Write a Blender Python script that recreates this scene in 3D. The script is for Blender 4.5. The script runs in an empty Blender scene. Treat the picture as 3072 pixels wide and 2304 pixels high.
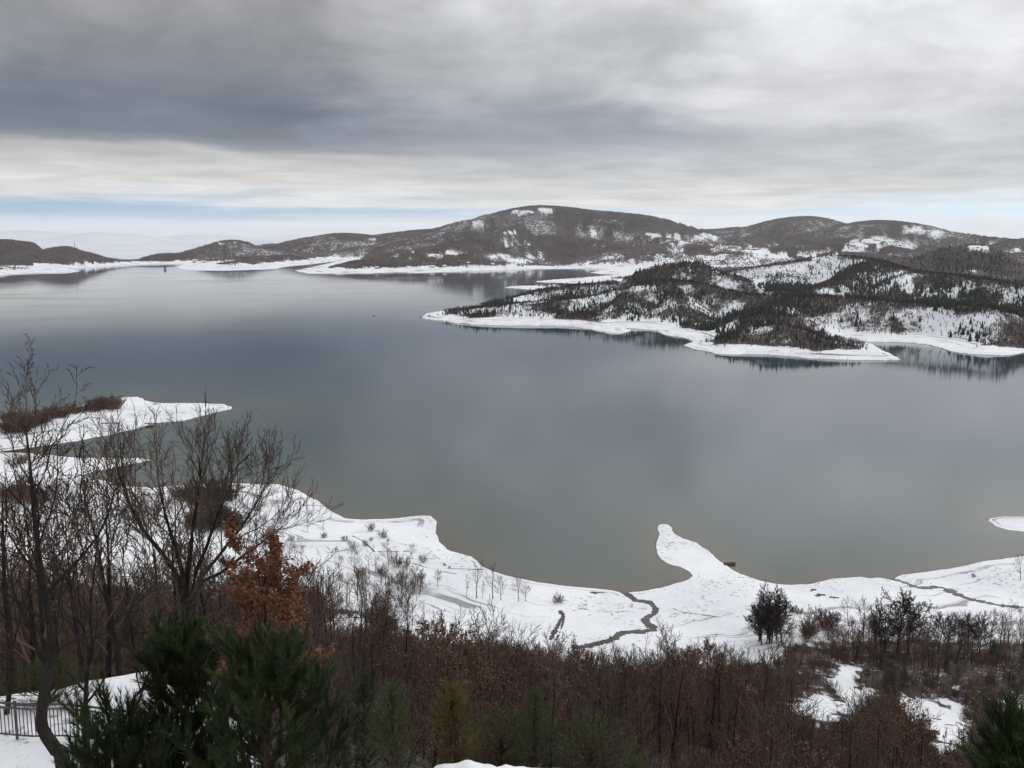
import bpy, math, random
import numpy as np
from mathutils import Vector, Matrix, Euler

# ------------------------------------------------------------------ camera, sky, sun, exposure
scene = bpy.context.scene
COL = scene.collection
HCAM, FPX, YH = 150.0, 996.0, 234.0                 # camera height over the lake, focal length and horizon row (1024 px wide frame)
PITCH = math.atan((384.0 - YH) / FPX)
cam_data = bpy.data.cameras.new('camera')
cam = bpy.data.objects.new('camera', cam_data); COL.objects.link(cam)
cam.location = (0, 0, HCAM); cam.rotation_euler = (math.pi / 2 - PITCH, 0, 0)
cam_data.sensor_width = 36.0; cam_data.lens = 36.0 * FPX / 1024.0
cam_data.clip_start = 0.5; cam_data.clip_end = 400000
scene.camera = cam
scene.view_settings.view_transform = 'Standard'; scene.view_settings.look = 'None'
scene.view_settings.exposure = 0.0; scene.view_settings.gamma = 1.0
scene.view_settings.use_curve_mapping = False
cy = scene.cycles
cy.use_denoising = True
cy.max_bounces = 6; cy.diffuse_bounces = 3; cy.glossy_bounces = 3; cy.volume_bounces = 2; cy.transparent_max_bounces = 6
cy.sample_clamp_indirect = 4.0

SUN_AZ, SUN_EL = math.radians(35), math.radians(38)

def lin(c):
    return tuple(((v / 255.0) / 12.92 if v / 255.0 <= 0.04045 else ((v / 255.0 + 0.055) / 1.055) ** 2.4) for v in c)

def nd(nt, typ, **kw):
    n = nt.nodes.new(typ)
    for k, v in kw.items():
        setattr(n, k, v)
    return n

def setin(nt, sock, v):
    if hasattr(v, 'is_output'):
        nt.links.new(v, sock)
    elif v is not None:
        sock.default_value = v

def mth(nt, op, a, b=None, c=None, clamp=False):
    n = nd(nt, 'ShaderNodeMath', operation=op); n.use_clamp = clamp
    for i, v in enumerate((a, b, c)):
        if v is not None:
            setin(nt, n.inputs[i], v)
    return n.outputs[0]

def maprange(nt, v, a, b, c=0.0, d=1.0, smooth=True):
    n = nd(nt, 'ShaderNodeMapRange'); n.interpolation_type = 'SMOOTHSTEP' if smooth else 'LINEAR'
    setin(nt, n.inputs['Value'], v)
    n.inputs['From Min'].default_value = a; n.inputs['From Max'].default_value = b
    n.inputs['To Min'].default_value = c; n.inputs['To Max'].default_value = d
    return n.outputs['Result']

def mixc(nt, f, a, b, blend='MIX'):
    n = nd(nt, 'ShaderNodeMix', data_type='RGBA', blend_type=blend)
    setin(nt, n.inputs[0], f)
    for i, v in ((6, a), (7, b)):
        if isinstance(v, tuple):
            v = (*v[:3], 1.0)
        setin(nt, n.inputs[i], v)
    return n.outputs[2]

def noise(nt, vec, scale, detail=4.0, rough=0.55, dist=0.0):
    n = nd(nt, 'ShaderNodeTexNoise'); n.inputs['Scale'].default_value = scale
    n.inputs['Detail'].default_value = detail; n.inputs['Roughness'].default_value = rough
    n.inputs['Distortion'].default_value = dist
    if vec is not None:
        nt.links.new(vec, n.inputs['Vector'])
    return n.outputs['Fac']

def ramp(nt, f, stops):
    n = nd(nt, 'ShaderNodeValToRGB'); cr = n.color_ramp
    while len(cr.elements) < len(stops):
        cr.elements.new(0.5)
    for e, (p, c) in zip(cr.elements, stops):
        e.position = p; e.color = (*c[:3], 1.0)
    nt.links.new(f, n.inputs[0])
    return n.outputs[0]

def combine(nt, x, y, z):
    n = nd(nt, 'ShaderNodeCombineXYZ')
    for i, v in enumerate((x, y, z)):
        setin(nt, n.inputs[i], v)
    return n.outputs[0]

def build_world():
    w = bpy.data.worlds.new('World'); scene.world = w; w.use_nodes = True
    nt = w.node_tree; nt.nodes.clear()
    tc = nd(nt, 'ShaderNodeTexCoord')
    sp = nd(nt, 'ShaderNodeSeparateXYZ'); nt.links.new(tc.outputs['Generated'], sp.inputs[0])
    X, Y, Z = sp.outputs
    az = mth(nt, 'ARCTAN2', X, Y)
    el = mth(nt, 'MULTIPLY', mth(nt, 'ARCSINE', Z), 180 / math.pi)          # degrees
    elp = mth(nt, 'MAXIMUM', el, 0.0)
    # noise stretched sideways near the horizon, as a cloud deck seen edge-on
    lel = mth(nt, 'LOGARITHM', mth(nt, 'ADD', elp, 1.2), 2.718)
    v1 = combine(nt, mth(nt, 'MULTIPLY', az, 3.6), mth(nt, 'MULTIPLY', lel, 2.3), 3.7)
    v2 = combine(nt, mth(nt, 'MULTIPLY', az, 13.0), mth(nt, 'MULTIPLY', lel, 6.0), 1.1)
    v3 = combine(nt, mth(nt, 'MULTIPLY', az, 3.2), mth(nt, 'MULTIPLY', lel, 4.2), 8.3)
    n1 = noise(nt, v1, 1.3, 4, 0.5, 0.4)
    n2 = noise(nt, v2, 0.8, 6, 0.56, 0.4)
    n3 = noise(nt, v3, 1.0, 5, 0.6, 0.4)
    w1 = mth(nt, 'MULTIPLY', mth(nt, 'SUBTRACT', n1, 0.5), mth(nt, 'MULTIPLY', elp, 0.34))
    w2 = mth(nt, 'MULTIPLY', mth(nt, 'SUBTRACT', n2, 0.5), mth(nt, 'MULTIPLY', elp, 0.26))
    ew = mth(nt, 'ADD', elp, mth(nt, 'ADD', w1, w2))
    # the deck sinks towards the right
    ew = mth(nt, 'ADD', ew, mth(nt, 'MULTIPLY', maprange(nt, az, -0.35, 0.0), mth(nt, 'MULTIPLY', elp, 0.10)))
    t = mth(nt, 'DIVIDE', ew, 16.0, clamp=True)
    def stops(l):
        return [(d / 16.0, lin(c)) for d, c in l]
    L = ramp(nt, t, stops([(0, (236, 239, 241)), (0.9, (226, 230, 232)), (1.7, (225, 225, 221)), (3.0, (213, 210, 205)), (3.8, (196, 194, 192)),
        (4.5, (184, 182, 180)), (4.85, (138, 142, 148)), (5.4, (112, 121, 132)), (6.6, (108, 119, 132)), (8.0, (120, 125, 134)), (10, (138, 139, 143)), (12.5, (154, 153, 155)), (16, (182, 181, 182))]))
    C = ramp(nt, t, stops([(0, (236, 239, 241)), (1.5, (226, 226, 222)), (2.3, (214, 210, 205)), (3.4, (197, 195, 194)), (4.6, (174, 175, 179)),
        (6.0, (150, 156, 166)), (7.4, (155, 159, 167)), (9.5, (176, 176, 179)), (12.5, (194, 193, 193)), (16, (222, 221, 221))]))
    R = ramp(nt, t, stops([(0, (236, 239, 241)), (1.5, (228, 226, 220)), (2.5, (214, 211, 206)), (3.8, (197, 197, 199)), (5.6, (190, 190, 194)),
        (7.0, (205, 204, 205)), (8.5, (216, 214, 214)), (10.5, (226, 225, 225)), (12.5, (224, 223, 223)), (15, (246, 245, 245))]))
    azw = mth(nt, 'ADD', az, mth(nt, 'MULTIPLY', mth(nt, 'SUBTRACT', n1, 0.5), 0.5))
    c = mixc(nt, maprange(nt, azw, -0.24, 0.06), L, C)
    c = mixc(nt, maprange(nt, azw, 0.03, 0.29), c, R)
    # overhead the deck is thinner and brighter
    zen = lin((246, 245, 246))
    c = mixc(nt, maprange(nt, el, 15.0, 58.0), c, zen)
    # soft billows
    b = mth(nt, 'ADD', 0.705, mth(nt, 'MULTIPLY', n2, 0.64)); b = mth(nt, 'ADD', mth(nt, 'SUBTRACT', b, 0.10), mth(nt, 'MULTIPLY', n1, 0.34))
    c = mixc(nt, 1.0, c, combine(nt, mth(nt, 'MULTIPLY', b, 0.98), b, mth(nt, 'MULTIPLY', b, 1.02)), 'MULTIPLY')
    st = mth(nt, 'MULTIPLY', maprange(nt, el, 0.8, 2.2), maprange(nt, el, 6.0, 3.6))
    sb = mth(nt, 'ADD', 1.0, mth(nt, 'MULTIPLY', st, mth(nt, 'MULTIPLY', mth(nt, 'SUBTRACT', noise(nt, combine(nt, mth(nt, 'MULTIPLY', az, 11.0), mth(nt, 'MULTIPLY', lel, 8.0), 5.5), 1.0, 6, 0.58, 0.5), 0.50), 0.75)))
    c = mixc(nt, 1.0, c, combine(nt, sb, sb, sb), 'MULTIPLY')
    bg = nd(nt, 'ShaderNodeBackground'); nt.links.new(c, bg.inputs[0]); bg.inputs[1].default_value = 1.0
    sky = nd(nt, 'ShaderNodeTexSky', sky_type='NISHITA'); sky.sun_disc = False
    sky.sun_elevation = SUN_EL; sky.sun_rotation = SUN_AZ; sky.altitude = 900; sky.air_density = 1.0; sky.dust_density = 0.8; sky.ozone_density = 0.4
    up = nd(nt, 'ShaderNodeVectorMath', operation='ADD'); nt.links.new(tc.outputs['Generated'], up.inputs[0]); up.inputs[1].default_value = (0, 0, 0.45)
    un = nd(nt, 'ShaderNodeVectorMath', operation='NORMALIZE'); nt.links.new(up.outputs[0], un.inputs[0]); nt.links.new(un.outputs[0], sky.inputs[0])
    bs = nd(nt, 'ShaderNodeBackground'); nt.links.new(mixc(nt, 1.0, sky.outputs[0], (0.86, 1.06, 1.0), 'MULTIPLY'), bs.inputs[0]); bs.inputs[1].default_value = 0.15
    # rifts of blue low over the horizon
    elw = mth(nt, 'ADD', el, mth(nt, 'MULTIPLY', mth(nt, 'SUBTRACT', n2, 0.5), 2.4))
    band = mth(nt, 'MULTIPLY', maprange(nt, el, 0.2, 1.3), maprange(nt, elw, 2.8, 1.2))
    gap = mth(nt, 'MULTIPLY', band, maprange(nt, mth(nt, 'ADD', n3, mth(nt, 'MULTIPLY', maprange(nt, mth(nt, 'ABSOLUTE', az), 0.12, 0.42), 0.13)), 0.40, 0.70), clamp=True)
    gap = mth(nt, 'MULTIPLY', gap, 0.78)
    mx = nd(nt, 'ShaderNodeMixShader'); nt.links.new(gap, mx.inputs[0])
    nt.links.new(bg.outputs[0], mx.inputs[1]); nt.links.new(bs.outputs[0], mx.inputs[2])
    out = nd(nt, 'ShaderNodeOutputWorld'); nt.links.new(mx.outputs[0], out.inputs[0])
build_world()

sun_d = bpy.data.lights.new('sun', 'SUN'); sun_d.energy = 0.7; sun_d.angle = math.radians(25); sun_d.color = (1.0, 0.97, 0.93)
sun = bpy.data.objects.new('sun', sun_d); COL.objects.link(sun)
_sd = Vector((math.sin(SUN_AZ) * math.cos(SUN_EL), math.cos(SUN_AZ) * math.cos(SUN_EL), math.sin(SUN_EL)))
sun.rotation_euler = _sd.to_track_quat('Z', 'Y').to_euler(); sun.location = (0, 0, 3000)

# ------------------------------------------------------------------ helpers
SP, CP = math.sin(PITCH), math.cos(PITCH)
def ray(sx, sy):
    """ray through a point given in 3072 px photograph coordinates"""
    u = (sx / 3.0 - 512.0) / FPX; v = (384.0 - sy / 3.0) / FPX
    return np.array((u, CP + v * SP, -SP + v * CP))
def at_z(sx, sy, z=0.0):
    d = ray(sx, sy); k = (z - HCAM) / d[2]
    return np.array((d[0] * k, d[1] * k, z))
def at_range(sx, sy, D):
    d = ray(sx, sy); k = D / math.hypot(d[0], d[1])
    return np.array((d[0] * k, d[1] * k, HCAM + d[2] * k))
def project(x, y, z):
    dz = z - HCAM
    fwd = y * CP - dz * SP; up = y * SP + dz * CP
    fwd = np.maximum(fwd, 0.01)
    return 3 * (512 + FPX * x / fwd), 3 * (384 - FPX * up / fwd)

def tag(o, label=None, cat=None, group=None, kind=None):
    if label: o['label'] = label
    if cat: o['category'] = cat
    if group: o['group'] = group
    if kind: o['kind'] = kind
    return o
def empty(name, loc=(0, 0, 0), rz=0.0, sc=1.0):
    o = bpy.data.objects.new(name, None); COL.objects.link(o)
    o.location = loc; o.rotation_euler = (0, 0, rz); o.scale = (sc,) * 3
    o.empty_display_size = 0.2
    return o
def link(name, me, parent=None):
    o = bpy.data.objects.new(name, me); COL.objects.link(o); o.parent = parent
    return o
def mesh_np(name, V, F, mat=None, smooth=False):
    """mesh from a vertex array and an array of faces that all have the same number of corners"""
    V = np.asarray(V, np.float32); F = np.asarray(F, np.int32)
    me = bpy.data.meshes.new(name)
    me.vertices.add(len(V)); me.vertices.foreach_set('co', V.ravel())
    n = F.shape[1]
    me.loops.add(F.size); me.loops.foreach_set('vertex_index', F.ravel())
    me.polygons.add(len(F)); me.polygons.foreach_set('loop_start', np.arange(0, F.size, n, dtype=np.int32))
    me.polygons.foreach_set('loop_total', np.full(len(F), n, np.int32))
    if smooth:
        me.polygons.foreach_set('use_smooth', np.ones(len(F), bool))
    me.update(calc_edges=True)
    if mat: me.materials.append(mat)
    return me
def attr(me, name, vals):
    a = me.attributes.new(name, 'FLOAT', 'POINT'); a.data.foreach_set('value', np.asarray(vals, np.float32))

class MB:
    """collects boxes, tubes and loose faces into one mesh"""
    def __init__(s): s.v = []; s.f = []
    def box(s, c, size, rz=0.0, taper=1.0):
        n = len(s.v); hx, hy, hz = size[0] / 2, size[1] / 2, size[2]
        for k, (zz, t) in enumerate(((0, 1), (hz, taper))):
            for dx, dy in ((-hx, -hy), (hx, -hy), (hx, hy), (-hx, hy)):
                x, y = dx * t, dy * t
                s.v.append((c[0] + x * math.cos(rz) - y * math.sin(rz), c[1] + x * math.sin(rz) + y * math.cos(rz), c[2] + zz))
        s.f += [(n + 3, n + 2, n + 1, n), (n + 4, n + 5, n + 6, n + 7)] + [(n + i, n + (i + 1) % 4, n + 4 + (i + 1) % 4, n + 4 + i) for i in range(4)]
        return s
    def tube(s, pts, radii, k=6, cap=True):
        n0 = len(s.v); pts = [Vector(p) for p in pts]
        for i, p in enumerate(pts):
            d = (pts[min(i + 1, len(pts) - 1)] - pts[max(i - 1, 0)]).normalized()
            a = d.cross(Vector((0, 0, 1)) if abs(d.z) < 0.9 else Vector((1, 0, 0))).normalized(); b = d.cross(a)
            r = radii[i] if hasattr(radii, '__len__') else radii
            for j in range(k):
                q = p + (a * math.cos(2 * math.pi * j / k) + b * math.sin(2 * math.pi * j / k)) * r
                s.v.append(tuple(q))
        for i in range(len(pts) - 1):
            for j in range(k):
                s.f.append((n0 + i * k + j, n0 + i * k + (j + 1) % k, n0 + (i + 1) * k + (j + 1) % k, n0 + (i + 1) * k + j))
        if cap:
            s.f.append(tuple(n0 + j for j in range(k))[::-1]); m = n0 + (len(pts) - 1) * k
            s.f.append(tuple(m + j for j in range(k)))
        return s
    def poly(s, pts):
        n = len(s.v); s.v += [tuple(p) for p in pts]; s.f.append(tuple(range(n, n + len(pts)))); return s
    def mesh(s, name, mat, smooth=False):
        me = bpy.data.meshes.new(name); me.from_pydata(s.v, [], s.f); me.update()
        if mat: me.materials.append(mat)
        if smooth:
            for p in me.polygons: p.use_smooth = True
        return me
    def build(s, name, mat, parent=None, smooth=False):
        return link(name, s.mesh(name, mat, smooth), parent)

def _hash(ix, iy, seed):
    h = (ix.astype(np.int64) * 374761393 + iy.astype(np.int64) * 668265263 + seed * 974634777) & 0xFFFFFFFF
    h = ((h ^ (h >> 13)) * 1274126177) & 0xFFFFFFFF
    return ((h ^ (h >> 16)) & 0xFFFF) / 65535.0
def vnoise(x, y, seed=0):
    ix = np.floor(x); iy = np.floor(y); fx = x - ix; fy = y - iy
    fx = fx * fx * fx * (fx * (fx * 6 - 15) + 10); fy = fy * fy * fy * (fy * (fy * 6 - 15) + 10)
    a = _hash(ix, iy, seed); b = _hash(ix + 1, iy, seed); c = _hash(ix, iy + 1, seed); d = _hash(ix + 1, iy + 1, seed)
    return (a + (b - a) * fx) * (1 - fy) + (c + (d - c) * fx) * fy
def fbm(x, y, seed=0, oct=4, gain=0.5):
    s = 0; a = 1.0; t = 0
    for o in range(oct):
        s = s + a * vnoise(x, y, seed + o * 17); t += a; a *= gain; x = x * 2.03 + 13.1; y = y * 2.03 - 7.7
    return s / t
def sstep(a, b, x):
    t = np.clip((x - a) / (b - a), 0, 1); return t * t * (3 - 2 * t)

# ------------------------------------------------------------------ materials
def new_mat(name):
    m = bpy.data.materials.new(name); m.use_nodes = True
    nt = m.node_tree; b = nt.nodes['Principled BSDF']
    return m, nt, b
def bump(nt, b, h, strength=0.3, dist=0.1):
    n = nd(nt, 'ShaderNodeBump'); n.inputs['Strength'].default_value = strength; n.inputs['Distance'].default_value = dist
    nt.links.new(h, n.inputs['Height']); nt.links.new(n.outputs[0], b.inputs['Normal'])
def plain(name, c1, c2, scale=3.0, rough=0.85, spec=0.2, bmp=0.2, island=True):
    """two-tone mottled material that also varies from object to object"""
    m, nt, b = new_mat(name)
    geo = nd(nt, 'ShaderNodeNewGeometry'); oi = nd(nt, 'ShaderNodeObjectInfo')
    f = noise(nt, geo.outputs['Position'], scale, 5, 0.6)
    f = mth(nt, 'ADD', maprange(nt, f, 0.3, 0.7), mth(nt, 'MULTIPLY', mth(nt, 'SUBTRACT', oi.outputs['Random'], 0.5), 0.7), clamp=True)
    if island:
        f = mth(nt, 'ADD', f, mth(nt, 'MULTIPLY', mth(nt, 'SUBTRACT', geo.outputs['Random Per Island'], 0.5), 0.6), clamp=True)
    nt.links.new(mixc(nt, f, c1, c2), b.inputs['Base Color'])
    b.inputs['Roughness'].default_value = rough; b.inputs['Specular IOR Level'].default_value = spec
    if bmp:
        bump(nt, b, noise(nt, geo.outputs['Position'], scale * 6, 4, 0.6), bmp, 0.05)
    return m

M = {}
M['bark'] = plain('bark', (0.012, 0.010, 0.009), (0.034, 0.027, 0.023), 6, 0.9, 0.15, 0.6)
M['twig'] = plain('twig', (0.054, 0.039, 0.032), (0.125, 0.088, 0.067), 2, 0.85, 0.2, 0)
M['twig_dark'] = plain('twig_dark', (0.030, 0.024, 0.022), (0.070, 0.055, 0.047), 2, 0.85, 0.2, 0)
M['twig_tan'] = plain('twig_tan', (0.080, 0.060, 0.044), (0.150, 0.114, 0.082), 2, 0.85, 0.2, 0)
M['scrub'] = plain('scrub', (0.030, 0.026, 0.025), (0.075, 0.062, 0.056), 0.02, 0.85, 0.2, 0)
M['maroon'] = plain('maroon_scrub', (0.055, 0.036, 0.034), (0.110, 0.072, 0.064), 0.02, 0.85, 0.2, 0)
M['twig_red'] = plain('twig_red', (0.085, 0.045, 0.034), (0.135, 0.075, 0.052), 0.8, 0.85, 0.2, 0)
M['twig_grey'] = plain('twig_grey', (0.070, 0.061, 0.064), (0.140, 0.122, 0.125), 0.012, 0.9, 0.1, 0)  # far woods only; tone lightened to mauve so the colour carries distance haze
M['copper_leaf'] = plain('copper_leaf', (0.105, 0.043, 0.024), (0.205, 0.088, 0.046), 3, 0.7, 0.3, 0)
M['tan_leaf'] = plain('tan_leaf', (0.10, 0.048, 0.026), (0.18, 0.095, 0.052), 3, 0.7, 0.3, 0)
M['pine'] = plain('pine_needle', (0.012, 0.023, 0.005), (0.040, 0.062, 0.013), 1.6, 0.55, 0.35, 0)
M['pine_bark'] = plain('pine_bark', (0.055, 0.036, 0.024), (0.11, 0.07, 0.045), 8, 0.9, 0.15, 0.6)
M['spruce'] = plain('spruce_needle', (0.010, 0.018, 0.013), (0.026, 0.040, 0.026), 0.4, 0.75, 0.2, 0)
M['juniper'] = plain('juniper_scale', (0.026, 0.044, 0.016), (0.076, 0.092, 0.032), 1.2, 0.7, 0.25, 0)
M['juniper_gold'] = plain('juniper_gold', (0.055, 0.046, 0.015), (0.13, 0.104, 0.032), 1.2, 0.7, 0.25, 0)
M['iron'] = plain('fence_iron', (0.035, 0.032, 0.034), (0.07, 0.062, 0.06), 6, 0.55, 0.5, 0.1)
M['snow_lump'] = plain('fresh_snow', (0.80, 0.82, 0.85), (0.86, 0.87, 0.89), 2, 0.75, 0.3, 0.25)
M['plaster'] = plain('cream_plaster', (0.42, 0.39, 0.32), (0.52, 0.49, 0.41), 0.3, 0.85, 0.2, 0.1)
M['concrete'] = plain('grey_concrete', (0.13, 0.13, 0.13), (0.22, 0.22, 0.21), 0.3, 0.9, 0.2, 0.1)
M['dark_opening'] = plain('window_dark', (0.02, 0.022, 0.026), (0.035, 0.037, 0.042), 1, 0.3, 0.5, 0)
M['steel'] = plain('mast_steel', (0.16, 0.15, 0.15), (0.24, 0.22, 0.21), 0.5, 0.6, 0.4, 0)
M['boat_wood'] = plain('boat_wood', (0.06, 0.028, 0.026), (0.12, 0.055, 0.045), 3, 0.6, 0.3, 0.2)
M['boat_inside'] = plain('boat_inside', (0.10, 0.075, 0.06), (0.17, 0.13, 0.10), 3, 0.7, 0.3, 0.2)
M['mud'] = plain('wet_mud', (0.020, 0.017, 0.014), (0.055, 0.045, 0.036), 0.6, 0.5, 0.4, 0.4)
M['hedge'] = plain('hedge_leaf', (0.018, 0.028, 0.010), (0.055, 0.070, 0.022), 1.5, 0.75, 0.25, 0)

def terrain_material():
    m, nt, b = new_mat('snowy_ground')
    geo = nd(nt, 'ShaderNodeNewGeometry'); P = geo.outputs['Position']
    sp = nd(nt, 'ShaderNodeSeparateXYZ'); nt.links.new(P, sp.inputs[0])
    def A(n):
        a = nd(nt, 'ShaderNodeAttribute'); a.attribute_name = n; return a.outputs['Fac']
    wood, dirt, cell = A('wood'), A('dirt'), A('scale')       # woodland floor share, bare-earth share, size of the mottling
    shore, far = A('shore'), A('far')
    snow_n = noise(nt, P, 0.02, 5, 0.6)
    snow = mixc(nt, maprange(nt, snow_n, 0.35, 0.65), (0.73, 0.75, 0.78), (0.84, 0.85, 0.87))  # darker and lighter snow by noise, painting in slight relief shading
    # tufts, clods and stones that stick out of thin snow
    tuft = maprange(nt, noise(nt, P, 0.5, 5, 0.7), 0.55, 0.64)
    tpatch = maprange(nt, noise(nt, P, 0.03, 4, 0.65), 0.47, 0.60)
    earth_n = noise(nt, P, 0.3, 5, 0.65)
    earth = mixc(nt, maprange(nt, earth_n, 0.3, 0.7), (0.045, 0.036, 0.030), (0.12, 0.098, 0.08))
    near = mth(nt, 'SUBTRACT', 1.0, far)
    c = mixc(nt, mth(nt, 'MULTIPLY', mth(nt, 'MULTIPLY', tuft, tpatch), mth(nt, 'MULTIPLY', near, 0.8)), snow, earth)
    # old waterlines left by the falling lake: narrow ledges that follow the height
    zl = combine(nt, mth(nt, 'MULTIPLY', sp.outputs[0], 0.006), mth(nt, 'MULTIPLY', sp.outputs[1], 0.006), mth(nt, 'MULTIPLY', sp.outputs[2], mth(nt, 'SUBTRACT', 6.0, mth(nt, 'MULTIPLY', A('pen'), 4.85))))
    lines = maprange(nt, noise(nt, zl, 1.0, 3, 0.6), 0.55, 0.61)
    lpatch = maprange(nt, noise(nt, P, 0.012, 5, 0.7), 0.45, 0.58)
    lm = mth(nt, 'MULTIPLY', mth(nt, 'MULTIPLY', lines, lpatch), shore)
    c = mixc(nt, mth(nt, 'MULTIPLY', lm, 0.85), c, earth)
    # bare earth
    dn = mth(nt, 'ADD', dirt, mth(nt, 'MULTIPLY', mth(nt, 'SUBTRACT', noise(nt, P, 0.25, 5, 0.65), 0.5), 0.9))
    c = mixc(nt, maprange(nt, dn, 0.45, 0.62), c, earth)
    # woodland floor: litter and undergrowth with snow showing between
    l1 = noise(nt, P, 0.016, 6, 0.68); l2 = noise(nt, P, 0.11, 5, 0.7); l3 = noise(nt, P, 0.55, 4, 0.7)
    lit = mixc(nt, maprange(nt, l1, 0.40, 0.60), (0.078, 0.068, 0.064), (0.088, 0.060, 0.050))
    lit = mixc(nt, maprange(nt, l2, 0.35, 0.65), lit, (0.050, 0.042, 0.038))
    farmix = mth(nt, 'ADD', mth(nt, 'MULTIPLY', l1, 0.35), mth(nt, 'MULTIPLY', l2, 0.65))
    nearmix = mth(nt, 'ADD', mth(nt, 'MULTIPLY', l2, 0.45), mth(nt, 'MULTIPLY', l3, 0.55))
    nm = nd(nt, 'ShaderNodeMix', data_type='FLOAT'); nt.links.new(far, nm.inputs[0]); nt.links.new(nearmix, nm.inputs[2]); nt.links.new(farmix, nm.inputs[3])
    thr = mth(nt, 'SUBTRACT', nm.outputs[0], mth(nt, 'SUBTRACT', 0.86, mth(nt, 'MULTIPLY', wood, 0.72)))
    c = mixc(nt, maprange(nt, thr, -0.05, 0.09), c, lit)
    # wet rim at the waterline
    rim = maprange(nt, mth(nt, 'SUBTRACT', sp.outputs[2], mth(nt, 'MULTIPLY', earth_n, A('rim'))), 0.03, -0.03)
    above = maprange(nt, sp.outputs[2], -9.0, -7.0)
    c = mixc(nt, mth(nt, 'MULTIPLY', rim, above), c, (0.055, 0.045, 0.034))
    nt.links.new(c, b.inputs['Base Color'])
    b.inputs['Roughness'].default_value = 0.8; b.inputs['Specular IOR Level'].default_value = 0.2
    h = mth(nt, 'ADD', noise(nt, P, 0.5, 5, 0.6), mth(nt, 'MULTIPLY', noise(nt, P, 0.06, 4, 0.6), 4.0))
    bump(nt, b, h, 0.7, 0.6)
    return m
M['terrain'] = terrain_material()
M['plain'] = plain('hazy_fields', (0.50, 0.54, 0.59), (0.66, 0.69, 0.72), 0.0004, 0.9, 0.1, 0, False)  # fields and snow with distance haze put into the pale blue-grey colour

def water_material():
    m, nt, b = new_mat('lake_water')
    geo = nd(nt, 'ShaderNodeNewGeometry'); P = geo.outputs['Position']
    a = nd(nt, 'ShaderNodeAttribute'); a.attribute_name = 'offshore'
    d = mth(nt, 'ADD', a.outputs['Fac'], mth(nt, 'MULTIPLY', mth(nt, 'SUBTRACT', noise(nt, P, 0.018, 4, 0.6), 0.5), 24.0))
    t = mth(nt, 'DIVIDE', d, 300.0, clamp=True)
    c = ramp(nt, t, [(0.0, (0.085, 0.074, 0.055)), (0.025, (0.075, 0.074, 0.058)), (0.06, (0.050, 0.076, 0.064)), (0.20, (0.032, 0.064, 0.060)), (0.5, (0.010, 0.042, 0.058)), (1.0, (0.005, 0.032, 0.054))])
    nt.links.new(c, b.inputs['Base Color'])
    b.inputs['IOR'].default_value = 1.333
    r = maprange(nt, noise(nt, P, 0.0035, 4, 0.6), 0.35, 0.7, 0.018, 0.06)
    nt.links.new(r, b.inputs['Roughness'])
    mp = nd(nt, 'ShaderNodeMapping'); mp.inputs['Scale'].default_value = (1.0, 1.6, 1.0); mp.inputs['Rotation'].default_value = (0, 0, 0.5)
    nt.links.new(P, mp.inputs[0])
    h = noise(nt, mp.outputs[0], 0.9, 3, 0.55)
    wp = nd(nt, 'ShaderNodeMapping'); wp.inputs['Scale'].default_value = (0.0022, 0.008, 1.0); wp.inputs['Rotation'].default_value = (0, 0, 0.25); nt.links.new(P, wp.inputs[0])
    wind = maprange(nt, noise(nt, wp.outputs[0], 1.0, 6, 0.65, 0.6), 0.46, 0.62)
    nt.links.new(mth(nt, 'ADD', r, mth(nt, 'MULTIPLY', wind, 0.04)), b.inputs['Roughness'])
    bump(nt, b, h, 0.09, 0.12)
    return m
M['water'] = water_material()

# ------------------------------------------------------------------ shoreline (photograph pixels dropped onto the water plane)
near_px = [(-700, 1245), (0, 1252), (199, 1224), (296, 1203), (370, 1191), (417, 1189), (435, 1199), (463, 1208), (602, 1209), (671, 1212), (699, 1220), (694, 1228), (667, 1234), (556, 1262), (463, 1271), (435, 1280), (343, 1303), (231, 1324), (0, 1355), (-60, 1357), (0, 1358.5), (60, 1358), (145, 1363), (241, 1373), (362, 1374), (422, 1372), (456, 1379), (398, 1393), (289, 1415), (248, 1427), (277, 1431), (315, 1442), (370, 1459), (463, 1462), (556, 1453), (648, 1451), (760, 1450), (833, 1453), (893, 1470), (949, 1500), (994, 1533), (1033, 1554), (1091, 1558), (1188, 1554), (1260, 1547), (1290, 1548), (1309, 1563), (1311, 1597), (1323, 1626), (1348, 1648), (1416, 1670), (1449, 1699), (1479, 1713), (1551, 1735), (1643, 1750), (1697, 1757), (1779, 1764), (1833, 1769), (1871, 1777), (1876, 1784), (1881, 1776), (1939, 1771), (1997, 1759), (2056, 1742), (2077, 1730), (2070, 1720), (2036, 1703), (2002, 1694), (1983, 1679), (1963, 1655), (1961, 1641), (1973, 1611), (1973, 1582), (1980, 1573), (2002, 1572), (2017, 1582), (2026, 1599), (2046, 1614), (2089, 1628), (2123, 1650), (2157, 1679), (2186, 1701), (2220, 1720), (2278, 1740), (2327, 1751), (2369, 1754), (2437, 1750), (2490, 1737), (2582, 1730), (2611, 1735), (2640, 1732), (2684, 1741), (2683, 1735), (2698, 1723), (2747, 1717), (2854, 1704), (2950, 1684), (3072, 1667), (3300, 1630), (3700, 1590)]
near_poly = [at_z(*p)[:2] for p in near_px] + [np.array(q, float) for q in ((900, 200), (900, -1500), (-1800, -1500), (-1800, 500))]
islet_px = [(2958, 1561), (2965, 1554), (3013, 1550), (3072, 1549), (3200, 1552), (3290, 1570), (3200, 1592), (3072, 1595), (3023, 1590), (2975, 1578)]
islet_poly = [at_z(*p)[:2] for p in islet_px]
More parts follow.
